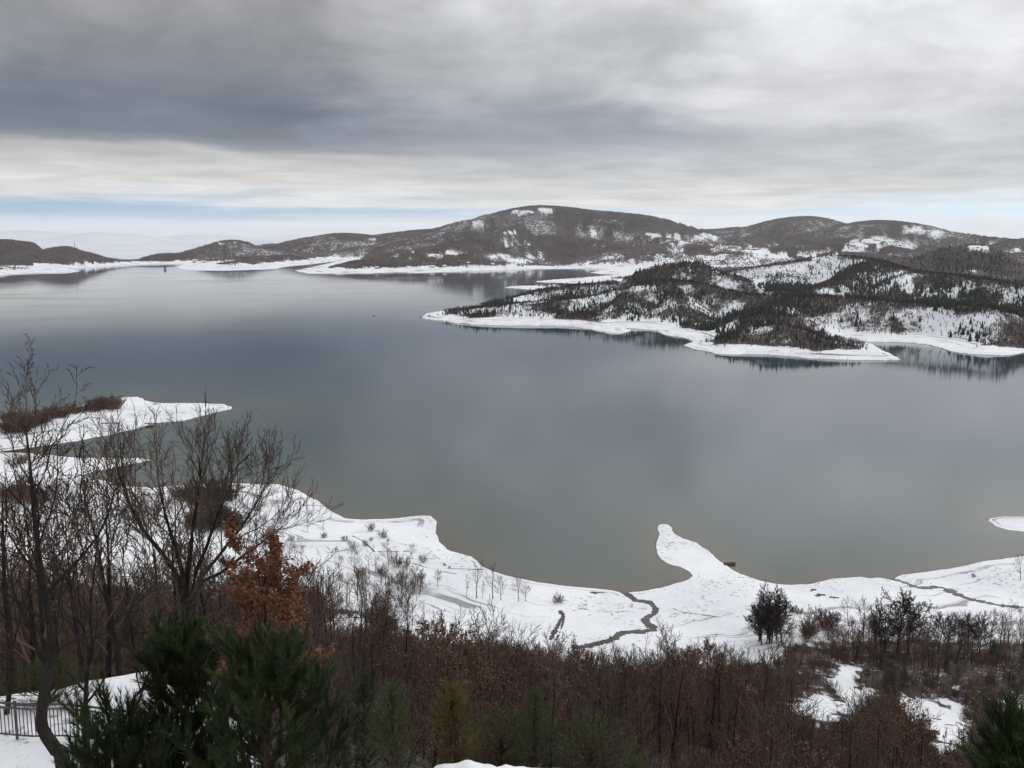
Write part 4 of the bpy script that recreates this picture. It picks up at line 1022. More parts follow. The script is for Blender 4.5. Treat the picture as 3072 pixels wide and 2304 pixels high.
def pine_at(sx, sy, Yd, width, crown, seed, label, per_m=230):
    p = at_fwd(sx, sy, Yd); return pine_tree(p.x, p.y, p.z, width, crown, seed, label, per_m)
pine_at(535, 1925, 12.6, 1.35, 4.6, 3, 'dark green pine with an upright leader in front of the rust oak')
pine_at(800, 1990, 11.8, 1.9, 4.2, 8, 'broad bushy dark green pine just right of the pine with the upright leader', 260)
pine_at(340, 2200, 12.0, 1.6, 3.0, 15, 'low dark green pine spreading in front of the iron fence')
pine_at(3070, 2190, 9.5, 0.9, 3.4, 21, 'dark green pine crown in the bottom right corner')

# left oak with a crooked trunk
def hero(name, path_px, Yd, r0, S, seed, label, lean=0.0, rtip=0.012, leafn=0):
    P = [at_fwd(sx, sy, Yd + lean * i) for i, (sx, sy) in enumerate(path_px)]
    b = P[0]; g = float(ground_z(b.x, b.y)); P = [Vector((b.x, b.y, min(g - 0.3, b.z - 0.5)))] + P
    o = empty(name, (b.x, b.y, g)); P = [p - Vector((b.x, b.y, g)) for p in P]; n = len(P)
    fine = catmull([tuple(p) for p in P], 3); P = [Vector(p) for p in fine]; n = len(P)
    rads = [max(rtip, r0 * (1 - 0.93 * (i / (n - 1)) ** 0.9)) for i in range(n)]
    rng = random.Random(seed); out = []; H = sum((P[i + 1] - P[i]).length for i in range(n - 1))
    grow(out, rng, P[0], UP, H, r0, 0, S, 0, P, rads)
    link('trunk', tubes([out[0]], name + '_trunk', M['bark'], (9,) * 5), o)
    for rt in sorted({q[3] for q in out[1:]}):
        br = [q for q in out[1:] if q[3] == rt]
        bo = link('branch', tubes(br, name + '_branch', M['bark'] if br[0][1][0] > 0.02 else M['twig'], (7, 6, 4, 3, 3)), o)
    return tag(o, label, 'tree'), out
HS = Spec(levels=5, kids=(15, 6, 4, 3), rmin=0.0055, segs=(7, 6, 4, 3, 2), start=(0.36, 0.22, 0.2, 0.2), ang=(0.95, 0.7, 0.7, 0.7), ratio=(0.30, 0.50, 0.5, 0.5), trop=(0.05, 0.12, 0.10, 0.07, 0.05), rk=0.5)
hero('oak_tree', [(190, 2300), (168, 2250), (128, 2185), (128, 2110), (145, 2010), (156, 1930), (140, 1800), (118, 1680), (104, 1550), (94, 1440), (84, 1340), (74, 1260)], 20.0, 0.175, HS, 5, 'tall bare oak with a crooked trunk at the left edge, rising over the lake', 0.05)
HF = Spec(levels=4, kids=(15, 7, 5), rmin=0.006, segs=(7, 5, 4, 3), start=(0.22, 0.2, 0.2), ang=(0.6, 0.6, 0.65), ratio=(0.34, 0.5, 0.5), trop=(0.05, 0.16, 0.12, 0.08), rk=0.55)
fan = empty('bare_tree', tuple(at_fwd(560, 2000, 31.0)[:2]) + (float(ground_z(*at_fwd(560, 2000, 31.0)[:2])),))
tag(fan, 'large many-stemmed bare tree with fanning branches left of centre against the lake', 'tree')
fb = fan.location.copy(); rngf = random.Random(44)
for k, path in enumerate(([(560, 1780), (575, 1620), (590, 1510), (600, 1430), (597, 1370)], [(545, 1780), (500, 1680), (430, 1590), (385, 1500), (360, 1430), (345, 1390)], [(555, 1780), (530, 1660), (500, 1560), (480, 1470), (470, 1410)],
                          [(575, 1780), (620, 1640), (655, 1540), (690, 1460), (710, 1410)], [(585, 1790), (655, 1670), (725, 1580), (775, 1500), (810, 1440)], [(580, 1790), (660, 1720), (740, 1660), (810, 1610), (850, 1580)])):
    P = [Vector((rngf.uniform(-.15, .15), rngf.uniform(-.15, .15), -0.3))] + [at_fwd(sx, sy, 31.0 + rngf.uniform(-0.7, 0.7)) - fb for sx, sy in path]
    P = [Vector(p) for p in catmull([tuple(p) for p in P], 3)]; n = len(P); H = sum((P[i + 1] - P[i]).length for i in range(n - 1)); out = []
    r0 = 0.11 if k < 3 else 0.085
    grow(out, rngf, P[0], UP, H, r0, 0, Spec(**{**HF.__dict__, 'start': (0.42, 0.2, 0.2)}), 0, P, [max(0.009, r0 * (1 - 0.92 * (i / (n - 1)))) for i in range(n)])
    st = link('stem', tubes([out[0]], 'fan_stem', M['bark'], (8,) * 5), fan)
    link('crown', tubes(out[1:], 'fan_crown', M['twig']), st)
# smaller bare trees by the fence and the dense bare thicket behind the terrace
SM = Spec(levels=4, kids=(12, 6, 4), rmin=0.005, segs=(7, 5, 4, 3), start=(0.25, 0.2, 0.2), ang=(0.75, 0.7, 0.7), ratio=(0.42, 0.5, 0.5), trop=(0.05, 0.10, 0.10, 0.08), rk=0.6)
hero('bare_tree', [(258, 2200), (256, 2120), (262, 2020), (275, 1930), (270, 1820), (285, 1700), (300, 1560)], 22.5, 0.085, SM, 12, 'slim forked bare tree between the crooked oak and the low pine')
hero('bare_tree', [(395, 2140), (430, 2060), (470, 1960), (500, 1880), (540, 1780)], 24.0, 0.06, SM, 18, 'leaning thin bare tree just left of the pine leader')
hero('bare_tree', [(20, 2150), (35, 2000), (30, 1850), (10, 1700), (20, 1560), (15, 1430)], 30.0, 0.10, SM, 23, 'bare tree behind the crooked oak at the left frame edge')
THK = [(300, 41, 1.25, 'oak'), (180, 43, 1.3, 'slim'), (60, 44, 1.3, 'oak'), (420, 42, 1.2, 'slim'), (240, 50, 1.5, 'oak'), (120, 52, 1.5, 'slim'), (480, 49, 1.35, 'oak'), (20, 50, 1.4, 'oak'), (360, 56, 1.5, 'slim'), (620, 52, 1.3, 'oak'), (80, 60, 1.6, 'oak'), (760, 55, 1.35, 'slim'), (540, 60, 1.6, 'oak'), (850, 48, 1.1, 'oak'), (-40, 46, 1.6, 'oak')]
WH = ['straight below the fan tree', 'just right of the crooked trunk', 'behind the crooked trunk', 'left of the pine leader', 'halfway between crooked oak and fan tree', 'tall and thin right of the crooked oak', 'behind the pine leader', 'close to the left edge', 'thin, under the fan tree', 'behind the rust oak', 'furthest back behind the crooked oak', 'right of the rust oak', 'behind the fan tree stems', 'small, beyond the broad pine', 'cut by the left frame edge']
for (sx, rr, sc, kd), wh in zip(THK, WH):
    a = math.atan((sx / 3 - 512) / FPX); plant('bare_tree', kd, rr * math.sin(a), rr * math.cos(a), sc, ('spreading' if kd == 'oak' else 'upright') + ' bare brown tree of the left thicket, ' + wh, 'tree', 'left thicket')
# oak with rust-coloured leaves
p = at_fwd(700, 2000, 23.5); g = float(ground_z(p.x, p.y)); top = at_fwd(735, 1700, 23.5).z
rngc = random.Random(9); polys = []
CS = Spec(levels=4, kids=(13, 7, 5), rmin=0.006, segs=(7, 5, 4, 3), start=(0.34, 0.2, 0.2), ang=(1.0, 0.8, 0.7), ratio=(0.42, 0.58, 0.5), rk=0.5, wob=(0.09, 0.16, 0.2, 0.22))
grow(polys, rngc, Vector((0, 0, -0.3)), Vector((0.12, 0, 1)), top - g, 0.085, 0, CS)
ro = empty('oak_tree', (p.x, p.y, g)); link('trunk', tubes([polys[0]], 'rust_oak_trunk', M['bark']), ro); rc = link('crown', tubes(polys[1:], 'rust_oak_branches', M['twig']), ro)
lf = link('foliage', leaves(polys, rngc, 7500, 0.11, 'rust_leaves', M['copper_leaf'], 2), rc); lf['kind'] = 'stuff'
tag(ro, 'oak full of rust-orange dead leaves behind the two pines', 'tree')

# junipers and shrubs along the bottom edge
def bush_variant(seed, H, W, n, per_m, nl, w, mat, name, shape='cone', sl=0.34):
    rng = random.Random(seed); sh = []
    for k in range(n):
        u = rng.random() ** 0.8; z = H * (0.04 + 0.93 * u)
        if shape == 'cone': rad = W * (1 - u) ** 0.75 * (0.75 + 0.25 * math.sin(k * 1.7))
        else: rad = W * math.sqrt(max(0.03, 1 - (2 * u - 0.85) ** 2 / 1.4))
        a = rng.uniform(0, 6.283); q = rad * math.sqrt(rng.random()) * (0.8 + 0.3 * math.sin(a * 3 + seed))
        d = unit(np.array((math.cos(a) * 0.7, math.sin(a) * 0.7, rng.uniform(0.2, 1.3)))); sh.append((np.array((q * math.cos(a), q * math.sin(a), z * 0.92)), d, rng.uniform(0.6, 1.3) * sl))
    V, F = needles(sh, per_m, nl, w, seed, 0.75); tr = tubes([([Vector((0, 0, -0.2)), Vector((0.05, 0, H * 0.5)), Vector((0, 0.03, H * 0.9))], [0.07, 0.04, 0.012], 0, 0)] +
        [([Vector((0, 0, max(0.1, s_[0][2] - 0.5))), Vector(s_[0])], [0.018, 0.007], 3, 0) for s_ in sh[::4]], name + '_trunk', M['pine_bark'])
    return tr, mesh_np(name + '_crown', V, F, mat)
JV = [bush_variant(1, 3.2, 1.25, 520, 120, 0.06, 0.006, M['juniper'], 'juniper'), bush_variant(2, 3.0, 1.5, 560, 120, 0.06, 0.006, M['juniper_gold'], 'juniper'), bush_variant(4, 2.6, 1.5, 520, 120, 0.06, 0.006, M['juniper'], 'juniper', 'round')]
def bush(name, v, sx, rr, sc, label, cat='shrub', group=None):
    a = math.atan((sx / 3 - 512) / FPX); x, y = rr * math.sin(a), rr * math.cos(a)
    o = empty(name, (x, y, float(ground_z(x, y)) - 0.05), sx * 0.7, sc); link('trunk', v[0], o); c = link('crown', v[1], o); c['kind'] = 'stuff'
    return tag(o, label, cat, group)
for sx, rr, sc, v, lb in ((1150, 27.5, 1.05, 0, 'loose olive-green juniper right of the broad pine at the bottom edge'), (1060, 31, 1.15, 0, 'taller juniper behind the loose juniper beside the broad pine'), (1345, 28.5, 1.1, 1, 'golden-brown juniper above the snowy bank at the bottom edge'), (1500, 30, 1.05, 2, 'dark green juniper right of the golden-brown one'),
        (1610, 29, 1.0, 0, 'narrow green juniper third from the broad pine at the bottom'), (1790, 30, 1.15, 2, 'rounded green juniper at the bottom middle'), (1930, 31, 1.05, 0, 'green juniper right of the rounded one at the bottom middle'), (2080, 30, 0.85, 1, 'low yellowish juniper in the bottom right half'), (2240, 32, 0.9, 2, 'small green juniper under the rust-leaved saplings'),
        (2560, 33, 0.8, 0, 'small juniper below the snow patches at lower right'), (960, 34, 1.0, 2, 'dark juniper half hidden behind the broad pine')):
    bush('juniper_shrub', JV[v], sx, rr, sc, lb)
HV = bush_variant(7, 1.5, 1.5, 420, 110, 0.07, 0.008, M['hedge'], 'hedge', 'round')
bush('evergreen_shrub', HV, 62, 34.5, 1.0, 'low dark green clipped shrub in the snow at the left edge')
DV = bush_variant(8, 2.0, 0.65, 300, 110, 0.06, 0.006, M['spruce'], 'dwarf_conifer', 'cone')
bush('dwarf_conifer', DV, 62, 24.0, 1.05, 'small dark dwarf conifer in front of the iron fence, bottom left corner')
# copper oaks that stand out on the slope
for sx, rr, sc, lb in ((1400, 105, 1.35, 'rust-leaved oak left of the sunken track, below the snowfield'), (1440, 78, 1.0, 'low rust-leaved oak in the thicket under the pair of shore trees'), (2060, 118, 1.35, 'rust-leaved tree standing tall in front of the brook meadow'), (2240, 112, 1.25, 'rust-leaved tree right of the one before the brook meadow'), (1750, 45, 0.75, 'rust-leaved sapling over the rounded juniper'), (2330, 40, 0.7, 'tan-leaved sapling at the bottom edge below the snow patches'),
        (2480, 38, 0.7, 'tan-leaved sapling nearest the bottom edge, right half'), (1560, 40, 0.6, 'tan-leaved sapling over the narrow juniper'), (1290, 120, 1.3, 'brownish oak with few leaves above the golden juniper')):
    a = math.atan((sx / 3 - 512) / FPX); plant('oak_tree', 'copper', rr * math.sin(a), rr * math.cos(a), sc, lb, 'tree', 'rust-leaved oaks on the slope')
for sx, rr, sc, lb in ((1235, 128, 1.55, 'big spreading bare oak with a stout trunk in the middle of the slope'), (1330, 112, 1.4, 'forked bare tree right of the stout spreading oak'), (1060, 120, 1.3, 'thin-topped bare tree left of the stout spreading oak'), (940, 110, 1.35, 'bare brown tree on the slope above the broad pine'), (1545, 130, 1.25, 'tall thin bare tree at the foot of the snowfield with the sunken track'), (1640, 150, 1.2, 'bare tree between the sunken track and the brook'), (1840, 140, 1.3, 'bare tree below the brook bend'), (1990, 130, 1.2, 'bare tree left of the tall rust-leaved tree')):
    a = math.atan((sx / 3 - 512) / FPX); plant('bare_tree', 'oak' if sx not in (1545, 1640) else 'slim', rr * math.sin(a), rr * math.cos(a), sc, lb, 'tree', 'tall bare trees on the middle slope')

# ------------------------------------------------------------------ trees and shrubs on the shore: photo foot, photo height
UNIT = {'dense': 6.0, 'oak': 7.0, 'slim': 7.0, 'round': 6.0, 'shrub': 2.4, 'copper': 6.5, 'redshrub': 2.4, 'darkshrub': 2.4}
def shore_plant(sx, sy, hpx, kind, label, group=None, name=None, sq=1.0):
    p = drop_px(sx, sy); D = math.sqrt(p[0] ** 2 + p[1] ** 2 + (HCAM - p[2]) ** 2); h = hpx / 3.0 * D / FPX
    plant(name or ('bare_shrub' if 'shrub' in kind else 'bare_tree'), kind, p[0], p[1], h / UNIT[kind], label, 'shrub' if 'shrub' in kind else 'tree', group, z=p[2], sq=sq)
for a in ((1430, 1795, 92, 'oak', 'left of the pair of bare trees on the snowfield below the bay'), (1479, 1797, 86, 'oak', 'right of the pair of bare trees on the snowfield below the bay'), (1503, 1800, 54, 'round', 'low bare tree leaning on the right-hand tree of the shore pair'), (1447, 1796, 50, 'slim', 'thin sapling between the pair of bare shore trees'), (1400, 1790, 60, 'slim', 'thin bare tree left of the shore pair'),
        (1556, 1804, 64, 'oak', 'bare tree right of the shore pair, alone with a low bush'), (1577, 1804, 44, 'round', 'low bush beside the lone bare tree right of the shore pair'), (1676, 1809, 26, 'darkshrub', 'small dark shrub on the snow above the sunken track'), (1664, 1809, 13, 'shrub', 'tiny shrub touching the small dark shrub above the track'),
        (1063, 1719, 62, 'round', 'tallest rounded bare tree in the row above the slope wood'), (1108, 1719, 56, 'oak', 'bare tree second from left in the row above the slope wood'), (1126, 1719, 52, 'slim', 'thin bare tree in the middle of the row above the wood'), (1166, 1701, 56, 'round', 'rounded bare tree beside the russet bush mass'), (1017, 1719, 46, 'round', 'leftmost bare tree of the row above the slope wood'), (1236, 1676, 36, 'round', 'small bare tree at the end of the snowy ditch'),
        (1190, 1703, 40, 'redshrub', 'russet bush mass at the right of the tree row'), (1215, 1703, 34, 'redshrub', 'russet bush right of the russet bush mass'), (1140, 1722, 26, 'redshrub', 'low russet bush under the tree row'), (1080, 1724, 24, 'redshrub', 'low russet bush left under the tree row'), (1269, 1687, 24, 'redshrub', 'single russet bush on open snow right of the tree row'),
        (1113, 1592, 22, 'darkshrub', 'dark bush at the top of the spotted snowfield'), (1142, 1610, 24, 'shrub', 'bush just below the dark bush on the spotted snowfield'), (1152, 1614, 16, 'darkshrub', 'small dark bush right of the spotted snowfield bushes'), (1035, 1623, 16, 'darkshrub', 'dark bush in the middle of the spotted snowfield'), (1055, 1647, 26, 'shrub', 'bare bush on the snow ledge of the spotted field'), (972, 1614, 16, 'darkshrub', 'dark bush at the left of the spotted snowfield'),
        (970, 1594, 32, 'slim', 'thin bare sapling at the left of the spotted snowfield'), (922, 1596, 38, 'slim', 'pair-topped sapling on the spotted snowfield near the fan tree'), (1097, 1638, 17, 'darkshrub', 'dark bush beside the snowy ditch'), (1164, 1625, 8, 'darkshrub', 'tiny dark bush at the right of the spotted snowfield'), (1113, 1622, 10, 'darkshrub', 'tiny dark bush in the spotted snowfield'), (1334, 1697, 8, 'darkshrub', 'tiny dark tuft on the snow by the small bay'), (1348, 1704, 7, 'darkshrub', 'tiny dark tuft below the other tuft by the small bay'), (1008, 1652, 10, 'darkshrub', 'tiny dark bush on the left snow ledge'),
        (2308, 1930, 135, 'dense', 'dense dark round-crowned tree at the edge of the right snowfield'), (2345, 1930, 108, 'dense', 'dense tree leaning on the dark round-crowned tree'), (2285, 1935, 90, 'dense', 'lower tree left of the dark round-crowned tree'), (2380, 1838, 22, 'darkshrub', 'dark low bush row right of the round-crowned tree'), (2400, 1842, 16, 'darkshrub', 'end of the dark bush row by the round-crowned tree'), (2432, 1873, 42, 'redshrub', 'russet rounded bush on the right snowfield edge'), (2475, 1876, 46, 'darkshrub', 'dark rounded bush right of the russet one'), (2502, 1877, 40, 'darkshrub', 'dark bush beside the dark rounded bush'),
        (2546, 1878, 66, 'oak', 'bare tree with open crown on the right snowfield edge'), (2589, 1907, 84, 'round', 'bare tree with a short trunk right of the open-crowned one'), (2689, 1965, 145, 'dense', 'large bushy bare tree in the middle of the right wood edge'), (2720, 1960, 120, 'dense', 'bushy bare tree joined to the large bushy one'), (2655, 1960, 110, 'dense', 'bare tree left of the large bushy one'), (2781, 1946, 98, 'oak', 'bare tree right of the large bushy pair'), (2815, 1962, 90, 'dense', 'first tree of the dark row at the right wood edge'), (2845, 1962, 92, 'oak', 'second tree of the dark row at the right wood edge'), (2875, 1962, 86, 'dense', 'third tree of the dark row at the right wood edge'),
        (2905, 1962, 90, 'oak', 'fourth tree of the dark row at the right wood edge'), (2938, 1960, 84, 'dense', 'last tree of the dark row at the right wood edge'), (2975, 1912, 62, 'round', 'small bare tree above the dark spruce at right'), (3033, 1876, 56, 'oak', 'bare tree below the right-hand stream'), (3060, 1890, 50, 'round', 'bare bush at the right edge below the stream'), (3062, 1742, 56, 'oak', 'single bare tree on the snow at the right frame edge'), (2920, 1732, 10, 'darkshrub', 'lone dark tuft on the right snowfield above the stream'),
        (371, 1222, 24, 'oak', 'small pale bare tree at the end of the russet hedge on the spit')):
    shore_plant(*a)
# russet shrub belt on the left spit
q = random.Random(2); k = 0
for x0, x1, y0, y1, h, n in ((14, 85, 1299, 1292, 46, 16), (80, 150, 1284, 1262, 34, 14), (150, 220, 1262, 1242, 30, 12), (222, 268, 1240, 1234, 22, 8), (272, 357, 1233, 1230, 33, 16)):
    for i in range(n):
        t = (i + q.random()) / n; k += 1
        lb = {14: 'russet shrub of the thick clump at the left end of the spit', 80: 'russet shrub of the belt on the spit behind the crooked oak', 150: 'russet shrub of the narrow belt on the spit', 222: 'low russet shrub in the thin gap of the spit belt', 272: 'russet shrub of the right-hand clump on the spit'}[x0]
        f = q.uniform(0.75, 1.1); fy = q.uniform(-8, 5); lb = ('tall ' if f > 0.98 else 'low ' if f < 0.87 else '') + lb + (', far side' if fy < -2 else ', near side')
        shore_plant(x0 + (x1 - x0) * t, y0 + (y1 - y0) * t + fy, h * f, 'redshrub', lb, 'russet shrubs on the spit', 'russet_shrub')
# dark thickets on the left shore
for cx_, cy_, rx, ry, n, kd, h, lb in ((620, 1500, 90, 22, 22, 'darkshrub', 46, 'dark bush of the thicket behind the fan tree'), (650, 1580, 80, 26, 20, 'darkshrub', 50, 'dark bush of the lower thicket behind the fan tree'), (60, 1500, 120, 14, 18, 'redshrub', 36, 'brown bush of the hedge across the left shore'), (60, 1395, 40, 10, 5, 'redshrub', 26, 'brown bush on the second spit at the left'), (230, 1500, 100, 16, 14, 'round', 46, 'bare shore tree between the crooked oak and the fan tree'), (430, 1560, 130, 40, 22, 'round', 52, 'bare tree of the left shore behind the fan tree branches'), (200, 1600, 190, 50, 26, 'oak', 66, 'bare tree of the left shore behind the crooked oak'), (800, 1560, 50, 50, 10, 'shrub', 20, 'small bare bush dotted on the snow right of the fan tree'), (860, 1690, 70, 20, 12, 'round', 46, 'bare tree at the foot of the spotted snowfield'), (1230, 1770, 120, 24, 22, 'round', 48, 'bare bushy tree on the middle ledge left of the shore pair'), (1010, 1800, 110, 30, 18, 'oak', 66, 'bare tree on the ledge left of the stout oak'), (2800, 1935, 270, 26, 34, 'round', 66, 'bushy bare tree of the right wood edge thicket'), (2460, 1905, 70, 20, 10, 'redshrub', 36, 'russet bush of the right snowfield edge'), (2310, 1925, 36, 8, 8, 'dense', 95, 'bushy tree filling the dark round clump')):
    for i in range(n):
        a, rr = q.uniform(0, 6.283), math.sqrt(q.random())
        f = q.uniform(0.65, 1.15); wq = ('upper ' if math.sin(a) < -0.5 else 'lower ' if math.sin(a) > 0.5 else 'middle ') + ('left' if math.cos(a) < 0 else 'right')
        shore_plant(cx_ + rx * rr * math.cos(a), cy_ + ry * rr * math.sin(a), h * f, kd, ('large ' if f > 0.98 else 'small ' if f < 0.8 else 'mid-sized ') + lb + ', ' + wq, lb.split(' ', 1)[1])

# spruces at the right
def spruce_variant(seed, H=8.0, W=1.9):
    rng = random.Random(seed); sh = []; z = H * 0.07
    while z < H * 0.97:
        f = z / H; n = int(9 - 4 * f); L = W * (1 - f) ** 0.85 + 0.12; ph = rng.uniform(0, 6.28)
        for k in range(n):
            a = ph + 6.283 * k / n; sh.append((np.array((0, 0, z)), unit(np.array((math.cos(a), math.sin(a), -0.25 + 0.6 * f))), L * rng.uniform(0.75, 1.15)))
        z += 0.30
    V, F = needles(sh, 42, 0.30, 0.022, seed, 0.7, 0.1); tr = tubes([([Vector((0, 0, -0.3)), Vector((0, 0, H))], [0.11, 0.015], 0, 0)] + [([Vector(s_[0]), Vector(s_[0] + s_[1] * s_[2])], [0.02, 0.008], 3, 0) for s_ in sh], 'spruce_trunk', M['pine_bark'])
    return tr, mesh_np('spruce_crown', V, F, M['spruce'])
SV = [spruce_variant(1), spruce_variant(5, 8.0, 2.5)]
for sx, sy, h, v, lb in ((2575, 1978, 84, 0, 'tall pointed spruce left of the large bushy bare tree'), (2623, 1978, 54, 0, 'short spruce right of the tall pointed one'), (2643, 2008, 50, 0, 'spruce in front of the large bushy bare tree'), (2980, 1988, 70, 1, 'dark spruce at the end of the right tree row'), (2839, 2018, 48, 0, 'small spruce below the dark tree row'), (2660, 2150, 155, 1, 'broad dark spruce beside the largest snow patch at lower right'), (2870, 1990, 36, 0, 'tiny spruce under the dark tree row'), (2710, 2060, 60, 1, 'low dark spruce above the broad dark one')):
    p = drop_px(sx, sy); D = math.sqrt(p[0] ** 2 + p[1] ** 2 + (HCAM - p[2]) ** 2); h = h / 3.0 * D / FPX
    o = empty('spruce_tree', tuple(p), sx * 0.3, h / 8.0); link('trunk', SV[v][0], o); c = link('crown', SV[v][1], o); c['kind'] = 'stuff'; tag(o, lb, 'tree', 'spruces at the right wood edge')

# ------------------------------------------------------------------ brooks, sunken track and ditches
def brook_material():
    m, nt, b = new_mat('brook_water'); geo = nd(nt, 'ShaderNodeNewGeometry')
    nt.links.new(mixc(nt, noise(nt, geo.outputs['Position'], 0.4, 4), (0.02, 0.022, 0.018), (0.06, 0.055, 0.042)), b.inputs['Base Color']); b.inputs['Roughness'].default_value = 0.12; b.inputs['IOR'].default_value = 1.333
    return m
M['brook'] = brook_material()
def ribbon(name, pts, width, mat, label, cat, lift=0.06, jit=0.3, step=1.2, seed=1, gaps=0.0):
    P = np.array([drop_px(*q)[:2] for q in pts]); P = catmull(P, 4); q = np.random.RandomState(seed)
    seg = np.hypot(*np.diff(P, axis=0).T); cum = np.r_[0, np.cumsum(seg)]; n = max(4, int(cum[-1] / step)); t = np.linspace(0, cum[-1], n)
    x, y = np.interp(t, cum, P[:, 0]), np.interp(t, cum, P[:, 1]); dx, dy = np.gradient(x), np.gradient(y); L = np.hypot(dx, dy) + 1e-9
    w = width * (0.55 + 0.9 * fbm(t / 9.0, t * 0 + 2.2, seed + 40, 3)) * (1 + jit * (q.rand(n) * 2 - 1)) / 2; w[0] *= 0.4; w[-1] *= 0.3
    if gaps: w = w * np.where(fbm(t / 6.0, t * 0, seed, 2) < gaps, 0.08, 1.0)
    V = []; cols = (-1.0, -0.35, 0.35, 1.0)
    for c in cols:
        xx, yy = x - dy / L * w * c, y + dx / L * w * c; V.append(np.stack([xx, yy, np.maximum(ground_z(xx, yy), 0) + lift], -1))
    V = np.stack(V, 1).reshape(-1, 3); k = len(cols); F = [(i * k + j, i * k + j + 1, (i + 1) * k + j + 1, (i + 1) * k + j) for i in range(n - 1) for j in range(k - 1)]
    o = link(name, mesh_np(name, V, np.array(F)[:, ::-1], mat, True)); tag(o, label, cat, kind='structure')
B1 = [(1877, 1783), (1896, 1793), (1910, 1803), (1944, 1808), (1961, 1820), (1968, 1832), (1959, 1844), (1939, 1854), (1937, 1866), (1949, 1876), (1961, 1888), (1939, 1895), (1900, 1897), (1862, 1902), (1833, 1922), (1794, 1931), (1755, 1941), (1715, 1944)]
ribbon('brook_bed', B1, 3.0, M['mud'], 'muddy bed of the winding brook', 'brook bed', 0.04, 0.5, 0.9, 2)
ribbon('brook', B1, 1.5, M['brook'], 'dark winding brook crossing the snow meadow', 'brook', 0.08, 0.35)
ribbon('brook_bank', [(p[0], p[1] - 3.5) for p in B1], 1.6, M['mud'], 'bare bank along the winding brook', 'bank', 0.09, 0.7, 1.2, 4, 0.42)
B2 = [(2684, 1739), (2718, 1750), (2747, 1762), (2781, 1764), (2805, 1762), (2834, 1766), (2861, 1779), (2907, 1797), (2950, 1806), (2999, 1817), (3047, 1822), (3110, 1828)]
ribbon('stream_bed', B2, 3.2, M['mud'], 'muddy bed of the stream at the right', 'stream bed', 0.04, 0.6, 0.9, 9, 0.30)
ribbon('stream', B2, 1.3, M['brook'], 'dark stream at the right running to the lake', 'stream', 0.08, 0.5, 1.2, 6)
ribbon('track', [(1680, 1832), (1687, 1849), (1678, 1868), (1663, 1897), (1650, 1921)], 1.5, M['mud'], 'left rut of the sunken track', 'track', 0.06, 0.6, 0.8, 3, 0.35)
ribbon('track', [(1686, 1838), (1692, 1852), (1688, 1872), (1679, 1897), (1669, 1922)], 0.9, M['mud'], 'right rut of the sunken track', 'track', 0.06, 0.6, 0.8, 5, 0.3)
for k, (pts, w) in enumerate((([(1736, 1825), (1794, 1834), (1833, 1837), (1891, 1834)], 0.5), ([(2017, 1825), (2046, 1837), (2109, 1845), (2167, 1853), (2220, 1849)], 0.5), ([(1055, 1607), (1095, 1629), (1124, 1656)], 0.7), ([(1131, 1656), (1182, 1655), (1229, 1656)], 0.9), ([(1236, 1690), (1298, 1708), (1370, 1723)], 0.7), ([(1298, 1705), (1380, 1707), (1461, 1710)], 0.6), ([(950, 1661), (1008, 1656), (1045, 1648)], 0.8), ([(900, 1517), (960, 1518), (1010, 1522)], 0.5), ([(700, 1720), (820, 1712), (960, 1716)], 0.6))):
    dl = ['left of the winding brook', 'right of the winding brook', 'slanting through the spotted snowfield', 'ending at the small bare tree', 'running to the small bay', 'reaching the bay shore above the shore pair', 'on the left ledge', 'near the left bay shore', 'behind the fan tree'][k]
    ribbon('ditch', pts, w, M['mud'], 'thin dark ditch line in the snow ' + dl, 'ditch', 0.05, 0.6, 1.0, 20 + k, 0.32)

# ------------------------------------------------------------------ fence and snow bank
FP = [(-17.0, 28.6), (-9.2, 27.0), (-3.0, 24.4), (2.0, 22.4)]
fe = empty('iron_fence', (-9.2, 27.0, float(ground_z(-9.2, 27.0)))); tag(fe, 'dark iron railing fence along the snowy terrace at bottom left', 'fence')
fo = fe.location.copy()
def fz(x, y): return float(ground_z(x, y)) + 0.02
bar_me = MB().box((0, 0, 0), (0.022, 0.022, 0.86)).mesh('bar', M['iron'])
rails = {0.12: [], 0.98: [], 1.12: []}; run = 0.0
for (x0, y0), (x1, y1) in zip(FP[:-1], FP[1:]):
    L = math.hypot(x1 - x0, y1 - y0); n = int(L / 0.13); az_f = math.atan2(y1 - y0, x1 - x0)
    for i in range(n):
        t = i / n; x, y = x0 + (x1 - x0) * t, y0 + (y1 - y0) * t; z = fz(x, y)
        if i % 16 == 0:
            b = MB().box((0, 0, -0.25), (0.06, 0.06, 1.42)).box((0, 0, 1.17), (0.09, 0.09, 0.03)).build('post', M['iron'], fe); b.location = Vector((x, y, z)) - fo; b.rotation_euler.z = az_f
        else:
            b = link('bar', bar_me, fe); b.location = Vector((x, y, z + 0.12)) - fo; b.rotation_euler.z = az_f
        if i % 4 == 0:
            for h in rails: rails[h].append(Vector((x, y, z + h)) - fo)
for h, pts in rails.items(): MB().tube(pts, 0.026 if h < 1.1 else 0.034, 6).build('rail', M['iron'], fe)
